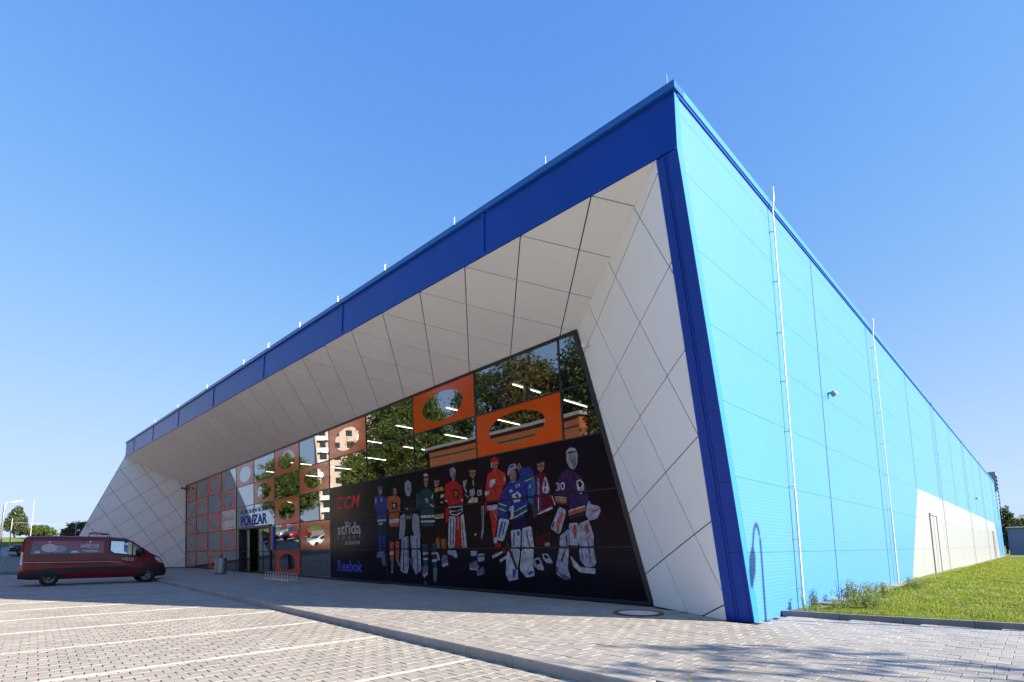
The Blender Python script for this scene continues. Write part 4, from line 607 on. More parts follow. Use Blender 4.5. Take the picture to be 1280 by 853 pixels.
# ------------------------------------------------------------------ vehicles
def interp(tab, x):
    if x <= tab[0][0]: return tab[0][1]
    for (a, p), (b, q) in zip(tab, tab[1:]):
        if x <= b: return p + (q - p) * (x - a) / (b - a)
    return tab[-1][1]
class Shell:
    """lofted body: roof line, floor line and plan width along x, one section shape over the height"""
    def __init__(s, top, bot, wid, sec): s.top, s.bot, s.wid, s.sec = top, bot, wid, sec
    def w(s, x, z):
        t, b = interp(s.top, x), interp(s.bot, x); return interp(s.wid, x) * interp(s.sec, (z - b) / max(t - b, .01))
    def mesh(s, m, xs, mi=0):
        hs = [h for h, _ in s.sec]; ring = []
        for x in xs:
            t, b = interp(s.top, x), interp(s.bot, x); W_ = interp(s.wid, x); row = [(x, -W_ * f, b + (t - b) * h) for h, f in s.sec]; row = [(x, 0, b)] + row + [(x, 0, t + .0)]
            row2 = [(p[0], -p[1], p[2]) for p in row[1:-1]][::-1]; ring.append(row + row2)
        k = len(ring[0]); vs = [p for r in ring for p in r]; fs = []
        for i in range(len(xs) - 1):
            for j in range(k): fs.append((i * k + j, i * k + (j + 1) % k, (i + 1) * k + (j + 1) % k, (i + 1) * k + j))
        fs += [tuple(range(k)), tuple(reversed(range((len(xs) - 1) * k, len(xs) * k)))]
        return m.add(vs, fs, mi)
    def decal(s, m, poly, side, off, mi=0, step=.16):
        """polygon in (x, z) laid on the flank, cut into small cells so that it follows the curve"""
        x0 = min(p[0] for p in poly); x1 = max(p[0] for p in poly); z0 = min(p[1] for p in poly); z1 = max(p[1] for p in poly)
        nx = max(1, int((x1 - x0) / step)); nz = max(1, int((z1 - z0) / (step * .5)))
        for i in range(nx):
            for j in range(nz):
                a, b = x0 + (x1 - x0) * i / nx, x0 + (x1 - x0) * (i + 1) / nx; c, d = z0 + (z1 - z0) * j / nz, z0 + (z1 - z0) * (j + 1) / nz
                q = clip(clip(clip(clip(list(poly), 1, 0, b), -1, 0, -a), 0, 1, d), 0, -1, -c) if len(poly) > 2 else []
                if area2(q) > 1e-6: m.poly([(p[0], side * (s.w(p[0], p[1]) + off), p[1]) for p in q], mi)
        return m
M_RIM = mat('wheel_rim', (.16, .165, .17), rough=.4, metal=.7, var=.1)
def wheel(parent, x, y, r, wdt, side, steer=0., rim=None):
    o = link('wheel', MB().lathe([(r * .62, -wdt / 2), (r * .93, -wdt / 2), (r, -wdt * .36), (r, wdt * .36), (r * .93, wdt / 2), (r * .62, wdt / 2), (r * .60, 0), (r * .62, -wdt / 2)], k=32, axis='y').mesh('tyre', M_RUBBER, True), parent, (x, y, r)); o.rotation_euler = (0, 0, steer)
    s = side; q = MB().lathe([(0, s * wdt * .42), (r * .12, s * wdt * .42), (r * .16, s * wdt * .34), (r * .42, s * wdt * .22), (r * .47, s * wdt * .34), (r * .62, s * wdt * .44), (r * .62, s * wdt * .2), (0, s * wdt * .15)], k=32, axis='y')
    ri = link('rim', q.mesh('rim', rim or M_RIM, True), o)
    for k in range(5):
        a = 2 * math.pi * k / 5; c = (r * .30 * math.cos(a), s * wdt * .33, r * .30 * math.sin(a)); link('rim_hole', MB().lathe([(0, 0), (r * .075, 0), (r * .075, .012 * s), (0, .012 * s)], c, 10, 'y').mesh('rim_hole', M_BLACK), o)
    return o
M_VAN = mat('burgundy_paint', (.16, .004, .010), rough=.3, spec=.35, coat=.3, var=.04, vscale=2)
M_VANP = mat('print_plum', (.24, .035, .10), rough=.25, coat=.5, var=.06); M_VANG = mat('print_slate', (.085, .10, .14), rough=.3, coat=.4, var=.45, vscale=9)
M_CUP = mat('print_cup', (.52, .42, .44), rough=.3, var=.1, vscale=4); M_CUP2 = mat('print_saucer', (.26, .27, .36), rough=.3, var=.1); M_LAMPC = mat('headlamp', (.55, .58, .6), rough=.08, spec=.9, coat=1., var=.2, vscale=9)
M_RED = mat('tail_lamp', (.45, .01, .01), rough=.15, coat=.8, var=.05); M_WHITE = mat('white_paint', (.72, .72, .72), rough=.3, coat=.6, var=.03)
def van():
    t = thing('delivery_van', 'dark red delivery van with coffee artwork on its side parked in the shade', 'van', (-32.62, -.48, -.12), R(90))
    S = Shell([(0, 1.9), (.05, 2.2), (.18, 2.285), (1.5, 2.31), (3.2, 2.29), (3.75, 2.22), (4.0, 2.10), (4.3, 1.86), (4.80, 1.50), (4.95, 1.42), (5.25, 1.25), (5.42, 1.02), (5.52, .72), (5.55, .5)],
              [(0, .36), (.3, .30), (5.2, .30), (5.45, .30), (5.55, .36)],
              [(0, .93), (.12, .99), (1., 1.01), (4.2, 1.01), (4.8, .985), (5.2, .91), (5.45, .76), (5.55, .60)],
              [(0, .90), (.04, .96), (.12, .99), (.30, 1.0), (.48, .99), (.60, .965), (.75, .925), (.88, .885), (.94, .855), (.975, .80), (1.0, .68)])
    xs = [0, .02, .05, .1, .18, .4, .8, 1.2, 1.7, 2.2, 2.7, 3.2, 3.5, 3.75, 3.9, 4.0, 4.15, 4.3, 4.5, 4.65, 4.80, 4.95, 5.1, 5.25, 5.35, 5.42, 5.48, 5.52, 5.55]
    m = MB(); S.mesh(m, xs); body = m.build('body', M_VAN, t); smooth_by_angle(body.data, 38)
    for s in (-1, 1):
        # black lower cladding, arches, bumpers
        m = MB(); S.decal(m, [(0.0, .34), (.95, .34), (.95, .60), (.0, .66)], s, .012, step=.1); m.build('rear_bumper_side', M_BLACK, t)
        m = MB(); S.decal(m, [(1.50, .63), (4.05, .63), (4.05, .79), (3.9, .83), (1.50, .83)], s, .014); m.build('rub_strip', M_BLACK, t)
        m = MB(); S.decal(m, [(5.0, .34), (5.53, .40), (5.53, .78), (5.2, .92), (5.0, .80)], s, .014, step=.06); m.build('front_bumper_side', M_BLACK, t)
        for ax in (1.02, 4.70):
            ring = [(ax + .46 * math.cos(a), .36 + .46 * math.sin(a)) for a in [math.pi * k / 18 for k in range(19)]] + [(ax - .46, .31), (ax + .46, .31)]
            m = MB(); S.decal(m, ring, s, .010, step=.07); m.build('wheel_arch', M_BLACK, t)
        # cab window and mirror, seams, handles
        win = [(3.16, 2.08), (3.92, 2.04), (4.52, 1.60), (4.50, 1.42), (4.25, 1.38), (3.30, 1.50), (3.16, 1.62)]
        big = [(3.09, 2.14), (3.95, 2.10), (4.62, 1.62), (4.60, 1.36), (4.25, 1.31), (3.28, 1.43), (3.09, 1.58)]
        m = MB(); S.decal(m, big, s, .007); m.build('window_seal', M_BLACK, t); m = MB(); S.decal(m, win, s, .014); wn = m.build('side_window', M_CARGLASS, t)
        m = MB(); S.decal(m, [(4.00, 2.02), (4.05, 2.00), (4.05, 1.38), (4.00, 1.38)], s, .02); m.build('divider', M_BLACK, wn)
        for x, z0, z1 in ((1.62, .60, 2.2), (2.96, .55, 2.2), (3.06, .55, 2.2), (4.58, .9, 1.36)):
            m = MB(); S.decal(m, [(x - .006, z0), (x + .006, z0), (x + .006, z1), (x - .006, z1)], s, .006); m.build('seam', M_BLACK, t)
        for x in (2.70, 3.28):
            m = MB(); S.decal(m, [(x - .12, 1.20), (x + .12, 1.21), (x + .12, 1.27), (x - .12, 1.27)], s, .035); m.build('door_handle', M_VAN, t)
        m = MB(); m.lathe([(0, -.17), (.09, -.16), (.13, -.08), (.13, .10), (.09, .17), (0, .18)], (4.36, s * 1.20, 1.58), 14); m.tube([(4.42, s * .95, 1.50), (4.38, s * 1.12, 1.50)], .03); mi = m.build('door_mirror', M_BLACK, t, smooth=True)
        # headlamps, tail lamps
        m = MB(); S.decal(m, [(4.98, 1.30), (5.20, 1.20), (5.40, .98), (5.36, .94), (5.18, 1.02), (5.02, 1.18)], s, .016, step=.05); m.build('headlight', M_LAMPC, t)
        m = MB(); S.decal(m, [(0.0, .72), (.12, .72), (.10, .98), (0.0, .98)], s, .012, step=.05); m.build('tail_light', M_RED, t)
        m = MB(); S.decal(m, [(0.0, .98), (.08, .98), (.07, 1.55), (0.0, 1.55)], s, .012, step=.05); m.build('tail_light', M_LAMPC, t)
        # side print
        m = MB(); S.decal(m, [(.36, 2.06), (2.88, 2.06), (2.90, 1.50), (.30, 1.44)], s, .006, 0); m.build('print_panel', M_VANP, t)
        m = MB(); S.decal(m, [(.34, 1.96), (1.3, 1.80), (2.0, 1.66), (2.9, 1.58), (2.90, 1.50), (.30, 1.44)], s, .010, 0); m.build('print_field', M_VANG, t)
        el = lambda cx, cz, a, b: [(cx + a * math.cos(2 * math.pi * k / 28), cz + b * math.sin(2 * math.pi * k / 28)) for k in range(28)]
        m = MB(); S.decal(m, el(1.24, 1.70, .30, .16), s, .013); m.build('print_saucer', M_CUP2, t); m = MB(); S.decal(m, el(.92, 1.74, .27, .19), s, .016, step=.08); m.build('print_cup', M_CUP, t)
        m = MB(); S.decal(m, [(.84, 1.98), (.92, 1.98), (1.0, 2.05), (.9, 2.06)], s, .013); S.decal(m, [(.44, 1.50), (.62, 1.50), (.62, 1.62), (.44, 1.62)], s, .016); m.build('print_milk', M_CUP, t)
        m = MB(); S.decal(m, [(.28, 1.42), (1.60, 1.44), (1.60, 1.465), (.28, 1.45)], s, .014); m.build('window_rail', M_BLACK, t)
        MLW = mat('print_letter_white', (.7, .66, .68), rough=.35, var=.04)
        def put(txt, x0, x1, z0, z1, **kw):
            vs, fs = text_faces(txt, **kw); pts = []
            for v in vs:
                x = x0 + (v[0] if s < 0 else 1 - v[0]) * (x1 - x0); z = z0 + v[1] * (z1 - z0); pts.append((x, s * (S.w(x, z) + .018), z))
            MB().add(pts, fs).build('lettering', MLW, t)
        put('café+co', 2.02, 2.70, 1.80, 1.96, spacing=1.15, bold=.01); put('International', 2.25, 2.66, 1.715, 1.765); put('café+co', 3.62, 4.12, 1.16, 1.27, spacing=1.15); put('International', 3.8, 4.12, 1.10, 1.14)
        for q in ([(2.02, 1.775), (2.70, 1.775), (2.70, 1.79), (2.02, 1.79)], [(2.36, 1.98), (2.40, 1.98), (2.37, 2.04), (2.42, 2.10), (2.38, 2.10), (2.33, 2.04)], [(2.1, 1.60), (2.66, 1.60), (2.66, 1.63), (2.1, 1.63)], [(2.2, 1.545), (2.75, 1.545), (2.75, 1.565), (2.2, 1.565)], [(1.66, 1.52), (2.0, 1.52), (1.9, 1.62), (1.72, 1.6)]):
            m = MB(); S.decal(m, q, s, .018); m.build('print_mark', MLW, t)
        m = MB(); S.decal(m, [(.1, 1.075), (3.2, 1.06), (3.7, .98), (3.72, .99), (3.22, 1.085), (.1, 1.10)], s, .008); m.build('pin_stripe', mat('stripe', (.5, .38, .40), rough=.35, var=.05), t)
        for ax, st in ((1.02, 0.), (4.70, R(-24))): wheel(t, ax, s * .90, .345, .23, s, st)
    # windscreen, grille, plate, roof box
    m = MB(); zz = lambda x: interp(S.top, x) + .012
    X = [4.03, 4.2, 4.4, 4.6, 4.76]
    for a, b in zip(X, X[1:]): m.poly([(a, -.66, zz(a)), (a, .66, zz(a)), (b, .66 + .02, zz(b)), (b, -.68, zz(b))])
    m.build('windscreen', M_CARGLASS, t)
    MB().box(5.50, 5.57, -.5, .5, .42, .72).build('grille', M_BLACK, t); MB().box(-.03, .02, -.85, .85, .36, .62).build('rear_bumper', M_BLACK, t)
    MB().box(-.012, .01, -.8, .8, 1.45, 2.05).build('rear_window', M_WIN, t)
    rb = MB().tube([(2.35, -.5, 2.3), (2.35, -.5, 2.47), (2.5, -.5, 2.50), (3.1, -.5, 2.42), (3.1, -.5, 2.29)], .022).build('roof_bar', M_BLACK, t); MB().tube([(2.35, .5, 2.3), (2.35, .5, 2.47), (3.1, .5, 2.42), (3.1, .5, 2.29)], .022).build('roof_bar', M_BLACK, t)
    return t
van()
def car(label, paint, loc, rz, group=None):
    t = thing('parked_car', label, 'car', loc, rz, group)
    S = Shell([(0, .95), (.08, 1.02), (.5, 1.10), (.75, 1.30), (1.3, 1.45), (2.2, 1.44), (2.7, 1.25), (3.15, 1.0), (3.9, .88), (4.15, .74), (4.25, .55)], [(0, .30), (4.25, .26)],
              [(0, .72), (.15, .82), (1, .88), (3, .88), (3.8, .82), (4.1, .70), (4.25, .52)], [(0, .92), (.15, .99), (.45, 1.), (.62, .96), (.66, .93), (.85, .82), (.95, .74), (1., .60)])
    xs = [0, .05, .08, .2, .35, .5, .62, .75, 1., 1.3, 1.75, 2.2, 2.45, 2.7, 2.9, 3.15, 3.5, 3.9, 4.05, 4.15, 4.25]
    m = MB(); S.mesh(m, xs); b = m.build('body', paint, t); smooth_by_angle(b.data, 35)
    for s in (-1, 1):
        for q in ([(.75, 1.22), (1.35, 1.38), (1.62, 1.39), (1.62, .98), (.62, .98)], [(1.68, 1.39), (2.15, 1.38), (2.62, 1.18), (2.85, .98), (1.68, .98)]):
            m = MB(); S.decal(m, q, s, .008); m.build('side_window', M_WIN, t)
        for ax in (.78, 3.38):
            m = MB(); S.decal(m, [(ax + .37 * math.cos(a), .30 + .37 * math.sin(a)) for a in [math.pi * k / 14 for k in range(15)]], s, .006, step=.08); m.build('wheel_arch', M_BLACK, t); wheel(t, ax, s * .77, .30, .19, s)
        m = MB(); S.decal(m, [(3.85, .78), (4.16, .68), (4.18, .60), (3.9, .66)], s, .012, step=.06); m.build('headlight', M_LAMPC, t)
        m = MB(); S.decal(m, [(.02, .72), (.22, .74), (.2, .9), (.02, .9)], s, .012, step=.06); m.build('tail_light', M_RED, t)
        MB().box(2.5, 2.62, min(s * .86, s * 1.02), max(s * .86, s * 1.02), .98, 1.1).build('door_mirror', M_BLACK, t)
    zz = lambda x: interp(S.top, x) + .01; m = MB()
    for a, c in ((2.25, 2.45), (2.45, 2.7), (2.7, 3.02)): m.poly([(a, -.56, zz(a)), (a, .56, zz(a)), (c, .62, zz(c)), (c, -.62, zz(c))])
    m.build('windscreen', M_WIN, t); return t
M_CARB = mat('black_car_paint', (.010, .010, .012), rough=.25, coat=.9, var=.1); M_CARR = mat('red_car_paint', (.35, .015, .012), rough=.25, coat=.9, var=.05); M_CARS = mat('silver_car_paint', (.45, .46, .48), rough=.28, metal=.6, coat=.8, var=.05)
car('black car parked below the grassy bank behind the van', M_CARB, (-66.0, 2.35, 1.26), R(-90))

# ------------------------------------------------------------------ street furniture
t = thing('litter_bin', 'round steel litter bin with handle standing left of the entrance', 'bin', (-35.6, 8.5, 0))
MB().lathe([(0, .05), (.30, .05), (.33, .10), (.33, .98), (.30, 1.0), (.29, .92), (0, .92)], k=28).build('bin_body', M_STEEL, t, smooth=False); MB().tube([(-.30, 0, .95), (-.31, 0, 1.16), (-.22, 0, 1.22), (.22, 0, 1.22), (.31, 0, 1.16), (.30, 0, .95)], .022).build('handle', M_BLACK, t); MB().lathe([(0, 0), (.36, 0), (.36, .05), (0, .05)], k=24).build('base_plate', M_KERBD, t)
t = thing('bicycle_rack', 'low galvanised bicycle rack of slanted hoops in front of the glass', 'bike rack', (-25.9, 8.9, 0))
for k in range(9):
    x = -1.55 + k * .39; MB().tube([(x + .1, -.3, .02), (x + .02, -.3, .30), (x - .1, -.28, .36), (x - .12, .05, .36), (x + .02, .1, .30), (x + .1, .12, .02)], .016, 6).build('hoop', M_GALV, t)
for y in (-.3, .12): MB().tube([(-1.7, y, .03), (1.75, y, .03)], .022, 6).build('rail', M_GALV, t)
t = thing('manhole_cover', 'round concrete manhole cover with rusty rim by the slanted wall', 'manhole', (-6.26, 9.70, 0))
MB().lathe([(.44, -.03), (.54, -.03), (.54, .022), (.50, .028), (.44, .022), (.44, -.03)], k=40).build('rim', M_RUST, t); MB().lathe([(0, .014), (.435, .014), (.435, -.03)], k=40).build('slab', mat('manhole_concrete', (.66, .63, .6), rough=.9, var=.1), t)
MB().lathe([(.54, -.028), (.66, -.028), (.66, -.004), (.54, -.002)], k=40).build('collar', M_KERB, t)
def street_lamp(label, loc, h, arm, group=None, arch=False):
    t = thing('street_lamp', label, 'street lamp', loc, 0, group); a = Vector(arm)
    if arch:
        pts = [(0, 0, 0), (0, 0, h - .8)] + [tuple(a * .5 * (1 - math.cos(q)) + Vector((0, 0, h - .8 + .8 * math.sin(q)))) for q in [math.pi * k / 12 * .74 for k in range(1, 13)]]; rr = [.06] + [.045] * (len(pts) - 1)
    else: pts = [(0, 0, 0), (0, 0, h), tuple(a * .3 + Vector((0, 0, h + .25))), tuple(a + Vector((0, 0, h + .32)))]; rr = [.10, .06, .045, .04]
    MB().tube(pts, rr, 10).build('pole', M_GALV, t, smooth=True); e = Vector(pts[-1]); d = (Vector(pts[-1]) - Vector(pts[-2])).normalized(); sd = d.cross(Vector((0, 0, 1))); sd = sd.normalized() if sd.length > .05 else Vector((0, 1, 0)); u_ = sd.cross(d)
    m = MB(); L = .75; secs = [(0, .05, .04), (.15, .13, .07), (L * .6, .16, .08), (L, .06, .04)]; vs = []
    for f, w_, hh in secs: c = e + d * f; vs += [c + sd * w_ - u_ * hh, c + sd * w_ + u_ * hh * .4, c - sd * w_ + u_ * hh * .4, c - sd * w_ - u_ * hh]
    fs = [(4 * i + j, 4 * i + (j + 1) % 4, 4 * i + 4 + (j + 1) % 4, 4 * i + 4 + j) for i in range(3) for j in range(4)] + [(3, 2, 1, 0), (12, 13, 14, 15)]
    m.add(vs, fs); m.build('lamp_head', M_WHITEP, t); return t
street_lamp('tall pale street lamp at the left edge beside the conifer', (-60.5, -2.25, terrain(-60.5, 0)), 5.6, (0, .35, 0), 'street lamps on the left')
street_lamp('arched park lamp on the lawn, its shadow on the blue wall', (3.15, 13.6, .05), 5.12, (1.25, .05, 0), arch=True)
M_POST2 = mat('weathered_mast', (.36, .38, .40), rough=.7, var=.1)
def post(name, label, cat, loc, h, r=.045, group=None):
    t = thing(name, label, cat, loc, 0, group); MB().tube([(0, 0, 0), (0, 0, h)], [r, r * .7], 8).build('pole', M_POST2, t); return t
t = post('overhead_line_mast', 'slim pale line mast beside the conifer', 'mast', (-62, -1.72, terrain(-62, 0)), 4.6); MB().tube([(0, -.9, 3.3), (0, .5, 3.3)], .014, 6).build('cross_arm', M_POST2, t)
t = post('overhead_line_mast', 'pale line mast rising behind the van roof', 'mast', (-80, -.6, terrain(-80, 0)), 4.9); MB().tube([(0, -1.4, 2.2), (0, 2.6, 2.0)], .014, 6).build('cross_arm', M_POST2, t)
t = post('overhead_line_mast', 'short mast against the round tree behind the van', 'mast', (-68, 2.80, terrain(-68, 0)), 3.3); MB().tube([(0, -.9, 2.6), (0, .3, 2.6)], .014, 6).build('cross_arm', M_POST2, t)
t = post('road_sign', 'small blue and white road sign on a post at the left', 'sign', (-58, -1.85, terrain(-58, 0)), 1.75, .035); MB().box(.04, .06, -.2, .2, 1.35, 1.78).build('plate', mat('sign_face', (.30, .40, .72), rough=.4, var=.2, vscale=6), t)

# ------------------------------------------------------------------ vegetation
def leaf_mat(name, col, trans=.35):
    m = mat(name, col, rough=.55, var=.25, vscale=1.2, obj_var=.08); t = m.node_tree; p = t.nodes['Principled BSDF']; o = [n for n in t.nodes if n.type == 'OUTPUT_MATERIAL'][0]
    ge = N(t, 'ShaderNodeNewGeometry'); mr = N(t, 'ShaderNodeMapRange'); mr.inputs['To Min'].default_value = .65; mr.inputs['To Max'].default_value = 1.4; t.links.new(ge.outputs['Random Per Island'], mr.inputs[0])
    src = p.inputs['Base Color'].links[0].from_socket; h = N(t, 'ShaderNodeHueSaturation'); t.links.new(src, h.inputs['Color']); t.links.new(mr.outputs[0], h.inputs['Value']); t.links.new(h.outputs[0], p.inputs['Base Color'])
    tl = N(t, 'ShaderNodeBsdfTranslucent'); t.links.new(h.outputs[0], tl.inputs['Color']); mx = N(t, 'ShaderNodeMixShader'); mx.inputs[0].default_value = trans
    t.links.new(p.outputs[0], mx.inputs[1]); t.links.new(tl.outputs[0], mx.inputs[2]); t.links.new(mx.outputs[0], o.inputs[0]); return m
L_DARK = leaf_mat('leaf_dark', (.045, .075, .018)); L_MID = leaf_mat('leaf_mid', (.075, .115, .022)); L_PALE = leaf_mat('leaf_pale', (.12, .155, .035)); L_CON = leaf_mat('needle', (.045, .07, .03), .15); L_OLIVE = leaf_mat('leaf_olive', (.11, .10, .03))
M_BARK = mat('bark', (.10, .075, .055), rough=.95, var=.3, vscale=7, bump=.5, bscale=20); L_GRASS = leaf_mat('grass_blade', (.21, .26, .025), .4); L_WEED = leaf_mat('weed_leaf', (.27, .33, .09), .4)
def leaves(C, n_per, spread, size, rng):
    """leaf quads scattered round the points C, as one mesh data block"""
    P = np.repeat(C, n_per, 0) + rng.normal(0, 1, (len(C) * n_per, 3)) * np.array(spread); k = len(P)
    a = rng.normal(0, 1, (k, 3)); a /= np.linalg.norm(a, axis=1)[:, None]; b = np.cross(a, rng.normal(0, 1, (k, 3))); b /= np.linalg.norm(b, axis=1)[:, None]; s = size * rng.uniform(.6, 1.4, (k, 1))
    V = np.stack([P - a * s, P + b * s * .45, P + a * s, P - b * s * .45], 1).reshape(-1, 3); return V, np.arange(k * 4).reshape(-1, 4)
def tree(name, label, loc, h, rad, m, seed, group=None, form='round', n=420, per=22, size=.16, trunk=.18, base=.25):
    rng = np.random.default_rng(seed); t = thing(name, label, 'tree', loc, 0, group); tips = []; b = MB()
    b.tube([(0, 0, 0), (rng.normal(0, .03) * h, rng.normal(0, .03) * h, h * .45), (rng.normal(0, .04) * h, rng.normal(0, .04) * h, h * .9)], [trunk, trunk * .6, trunk * .12], 8)
    for k in range(14):
        z = h * rng.uniform(base, .8); a = rng.uniform(0, 6.28); r_ = rad * rng.uniform(.55, .95) * (1 if form == 'round' else (1.1 - z / h)); b.tube([(0, 0, z), (r_ * .5 * math.cos(a), r_ * .5 * math.sin(a), z + .08 * h), (r_ * math.cos(a), r_ * math.sin(a), z + .16 * h)], [trunk * .35, trunk * .2, trunk * .05], 5)
    b.build('trunk', M_BARK, t, smooth=True)
    # clumps on the lobes of an uneven crown
    lob = rng.normal(0, 1, (11, 3)); lob /= np.linalg.norm(lob, axis=1)[:, None]; C = []
    while len(C) < n:
        p = rng.normal(0, 1, 3); p /= np.linalg.norm(p); bump_ = .72 + .38 * max(0., float((lob @ p).max())) ** 6 + .10 * math.sin(7 * p[0] + seed) * math.cos(6 * p[2]); q = rng.uniform(.35, 1) ** .45 * bump_
        z = base * h + (1 - base) * h * .5 * (1 + p[2] * q)
        if form == 'cone': f = max(0., 1.08 - (z - base * h) / ((1 - base) * h)); C.append((p[0] * rad * f * q * 1.2, p[1] * rad * f * q * 1.2, z))
        else: C.append((p[0] * rad * q, p[1] * rad * q, z))
    V, F = leaves(np.array(C), per, (rad * .07, rad * .07, rad * .06), size, rng); me = bpy.data.meshes.new('crown'); me.from_pydata(V.tolist(), [], F.tolist()); me.materials.append(m); link('crown', me, t); return t
GT = 'trees behind the van'
tree('conifer_tree', 'tall grey green conifer at the left edge of the photo', (-85, -2.0, terrain(-85, 0)), 4.2, 1.25, L_CON, 3, form='cone', n=500, per=24, size=.11, base=.05, trunk=.1)
tree('broadleaf_tree', 'low green bush at the foot of the conifer', (-82, .2, terrain(-82, 0)), 1.6, 1.5, L_MID, 4, n=200, per=20, size=.12, base=.0, trunk=.06)
tree('broadleaf_tree', 'round olive green tree behind the van roof and wing wall', (-75, 3.8, terrain(-75, 0)), 3.5, 1.9, L_OLIVE, 5, n=420, per=26, size=.11, trunk=.12, base=.15)
tree('broadleaf_tree', 'dark tree beside the far end of the blue wall', (-4.7, 124, .1), 8.4, 2.0, L_DARK, 6, n=500, size=.18, base=.1)
tree('broadleaf_tree', 'mid green tree rising behind the grey shed', (-2.4, 128, .1), 6.4, 2.6, L_MID, 8, n=420, size=.18, base=.1)
tree('broadleaf_tree', 'far green tree to the right behind the grey shed', (3., 132, .1), 6.0, 3., L_MID, 9, n=300, size=.2, base=.1)
# young tree on the right whose shadow falls across the paving
tree('broadleaf_tree', 'young thin tree on the lawn casting streaky shade on the paving', (6.2, 11.0, .05), 4.9, .95, L_MID, 12, n=60, per=10, size=.07, trunk=.05, base=.45)
tree('broadleaf_tree', 'second young thin tree near the paving edge', (7.2, 9.6, .05), 5.1, .85, L_MID, 13, n=60, per=10, size=.07, trunk=.05, base=.45)
# big trees across the car park, seen mirrored in the glass
for i, (x, y, h, r_, mm) in enumerate([(-22, -17, 19, 5.6, L_MID), (-30, -25, 22, 6, L_DARK), (-40, -24, 22, 6, L_OLIVE), (-51, -14, 18, 5.2, L_MID), (-59, -17, 23, 6.2, L_MID), (-63, -14, 13, 4.4, L_PALE), (-96, -15, 13, 4.5, L_MID), (-105, -20, 15, 5, L_PALE), (-32, -27, 24, 6.5, L_DARK), (-50, -25, 23, 6.5, L_DARK)]):
    tree('broadleaf_tree', ['leafy green tree across the car park', 'dark leafy tree across the car park', 'brownish tree across the car park', 'large green tree across the car park', 'spreading green tree across the car park', 'pale green tree across the car park', 'green tree by the access road', 'pale tree beside the access road', 'tall dark tree behind the brick building across the car park', 'dark tree left of the brick building'][i] + ', mirrored in the glass', (x, y, terrain(x, y)), h, r_, mm, 20 + i, 'trees across the car park', n=620, per=52, size=.21, trunk=.28, base=.12)
# unseen trees added on the right so the van mirrors less sky glow
for i, (x, y, h, r_) in enumerate([(58, -22, 9, 5.5), (62, -8, 10, 6), (60, 6, 9, 5.5), (64, 20, 11, 6.5), (61, 36, 10, 6), (66, 52, 11, 6.5)]):
    tree('broadleaf_tree', ['round unseen tree added nearest the camera on the right', 'second unseen tree added on the right', 'third unseen tree added on the right', 'tall fourth unseen tree added on the right', 'fifth unseen tree added on the right', 'farthest unseen tree added on the right'][i] + ' beyond the lawn to block sky glow', (x, y, -.2), h, r_, L_MID, 60 + i, 'unseen trees added on the right', n=260, per=20, size=.5, trunk=.25, base=.08)
# weeds at the foot of the wall
def weed(label, loc, h, spread, n, seed, big=.07, m=L_WEED):
    rng = np.random.default_rng(seed); t = thing('weed_plant', label, 'plant', loc, 0, 'weeds along the foot of the blue wall'); st = MB(); V = []; F = []
    for k in range(n):
        a = rng.uniform(0, 6.28); r_ = spread * rng.uniform(.1, 1); hh = h * rng.uniform(.5, 1); p0 = Vector((rng.normal(0, spread * .3), rng.normal(0, spread * .3), 0)); p2 = p0 + Vector((r_ * math.cos(a) * .6, r_ * math.sin(a) * .6, hh)); p1 = p0.lerp(p2, .5) + Vector((0, 0, hh * .12)); st.tube([p0, p1, p2], [.006, .005, .002], 4)
        for q in range(9):
            f = .25 + .75 * q / 8; c = p0.lerp(p1, f * 2) if f < .5 else p1.lerp(p2, f * 2 - 1); b_ = rng.uniform(0, 6.28); d = Vector((math.cos(b_), math.sin(b_), rng.uniform(-.2, .5))); w_ = d.cross(Vector((0, 0, 1))).normalized(); L = big * rng.uniform(.6, 1.3); i0 = len(V)
            V += [tuple(c), tuple(c + d * L * .5 + w_ * L * .28), tuple(c + d * L), tuple(c + d * L * .5 - w_ * L * .28)]; F.append((i0, i0 + 1, i0 + 2, i0 + 3))
    st.build('stem', L_WEED, t); me = bpy.data.meshes.new('foliage'); me.from_pydata(V, [], F); me.materials.append(m); link('foliage', me, t)
weed('tall leafy weed in front of the first wall joint past the kerb', (-3.25, 13.9, .06), .62, .42, 34, 1, .10); weed('bushy pale weed clump beside the tallest weed', (-3.1, 14.9, .06), .50, .5, 40, 2, .09); weed('short weed at the kerb end by the wall', (-3.55, 12.1, .05), .38, .22, 16, 3, .07)
weed('low weed tuft just past the kerb end', (-3.2, 12.7, .05), .26, .3, 22, 4, .06); weed('spreading yellow green weed on the lawn edge', (-2.75, 13.4, .06), .34, .5, 36, 5, .08); weed('weed clump between the lawn and the second conductor', (-3.15, 16.6, .06), .42, .5, 34, 6, .09)
weed('small bushy weed at the foot of the white field', (-3.2, 21.2, .07), .40, .40, 30, 7, .07); weed('grassy tuft at the end of the front kerb', (-2.45, 4.70, -.03), .16, .14, 26, 8, .05)
weed('dark bushy weed next to the small one by the white field', (-2.9, 20.2, .07), .36, .35, 26, 9, .07)
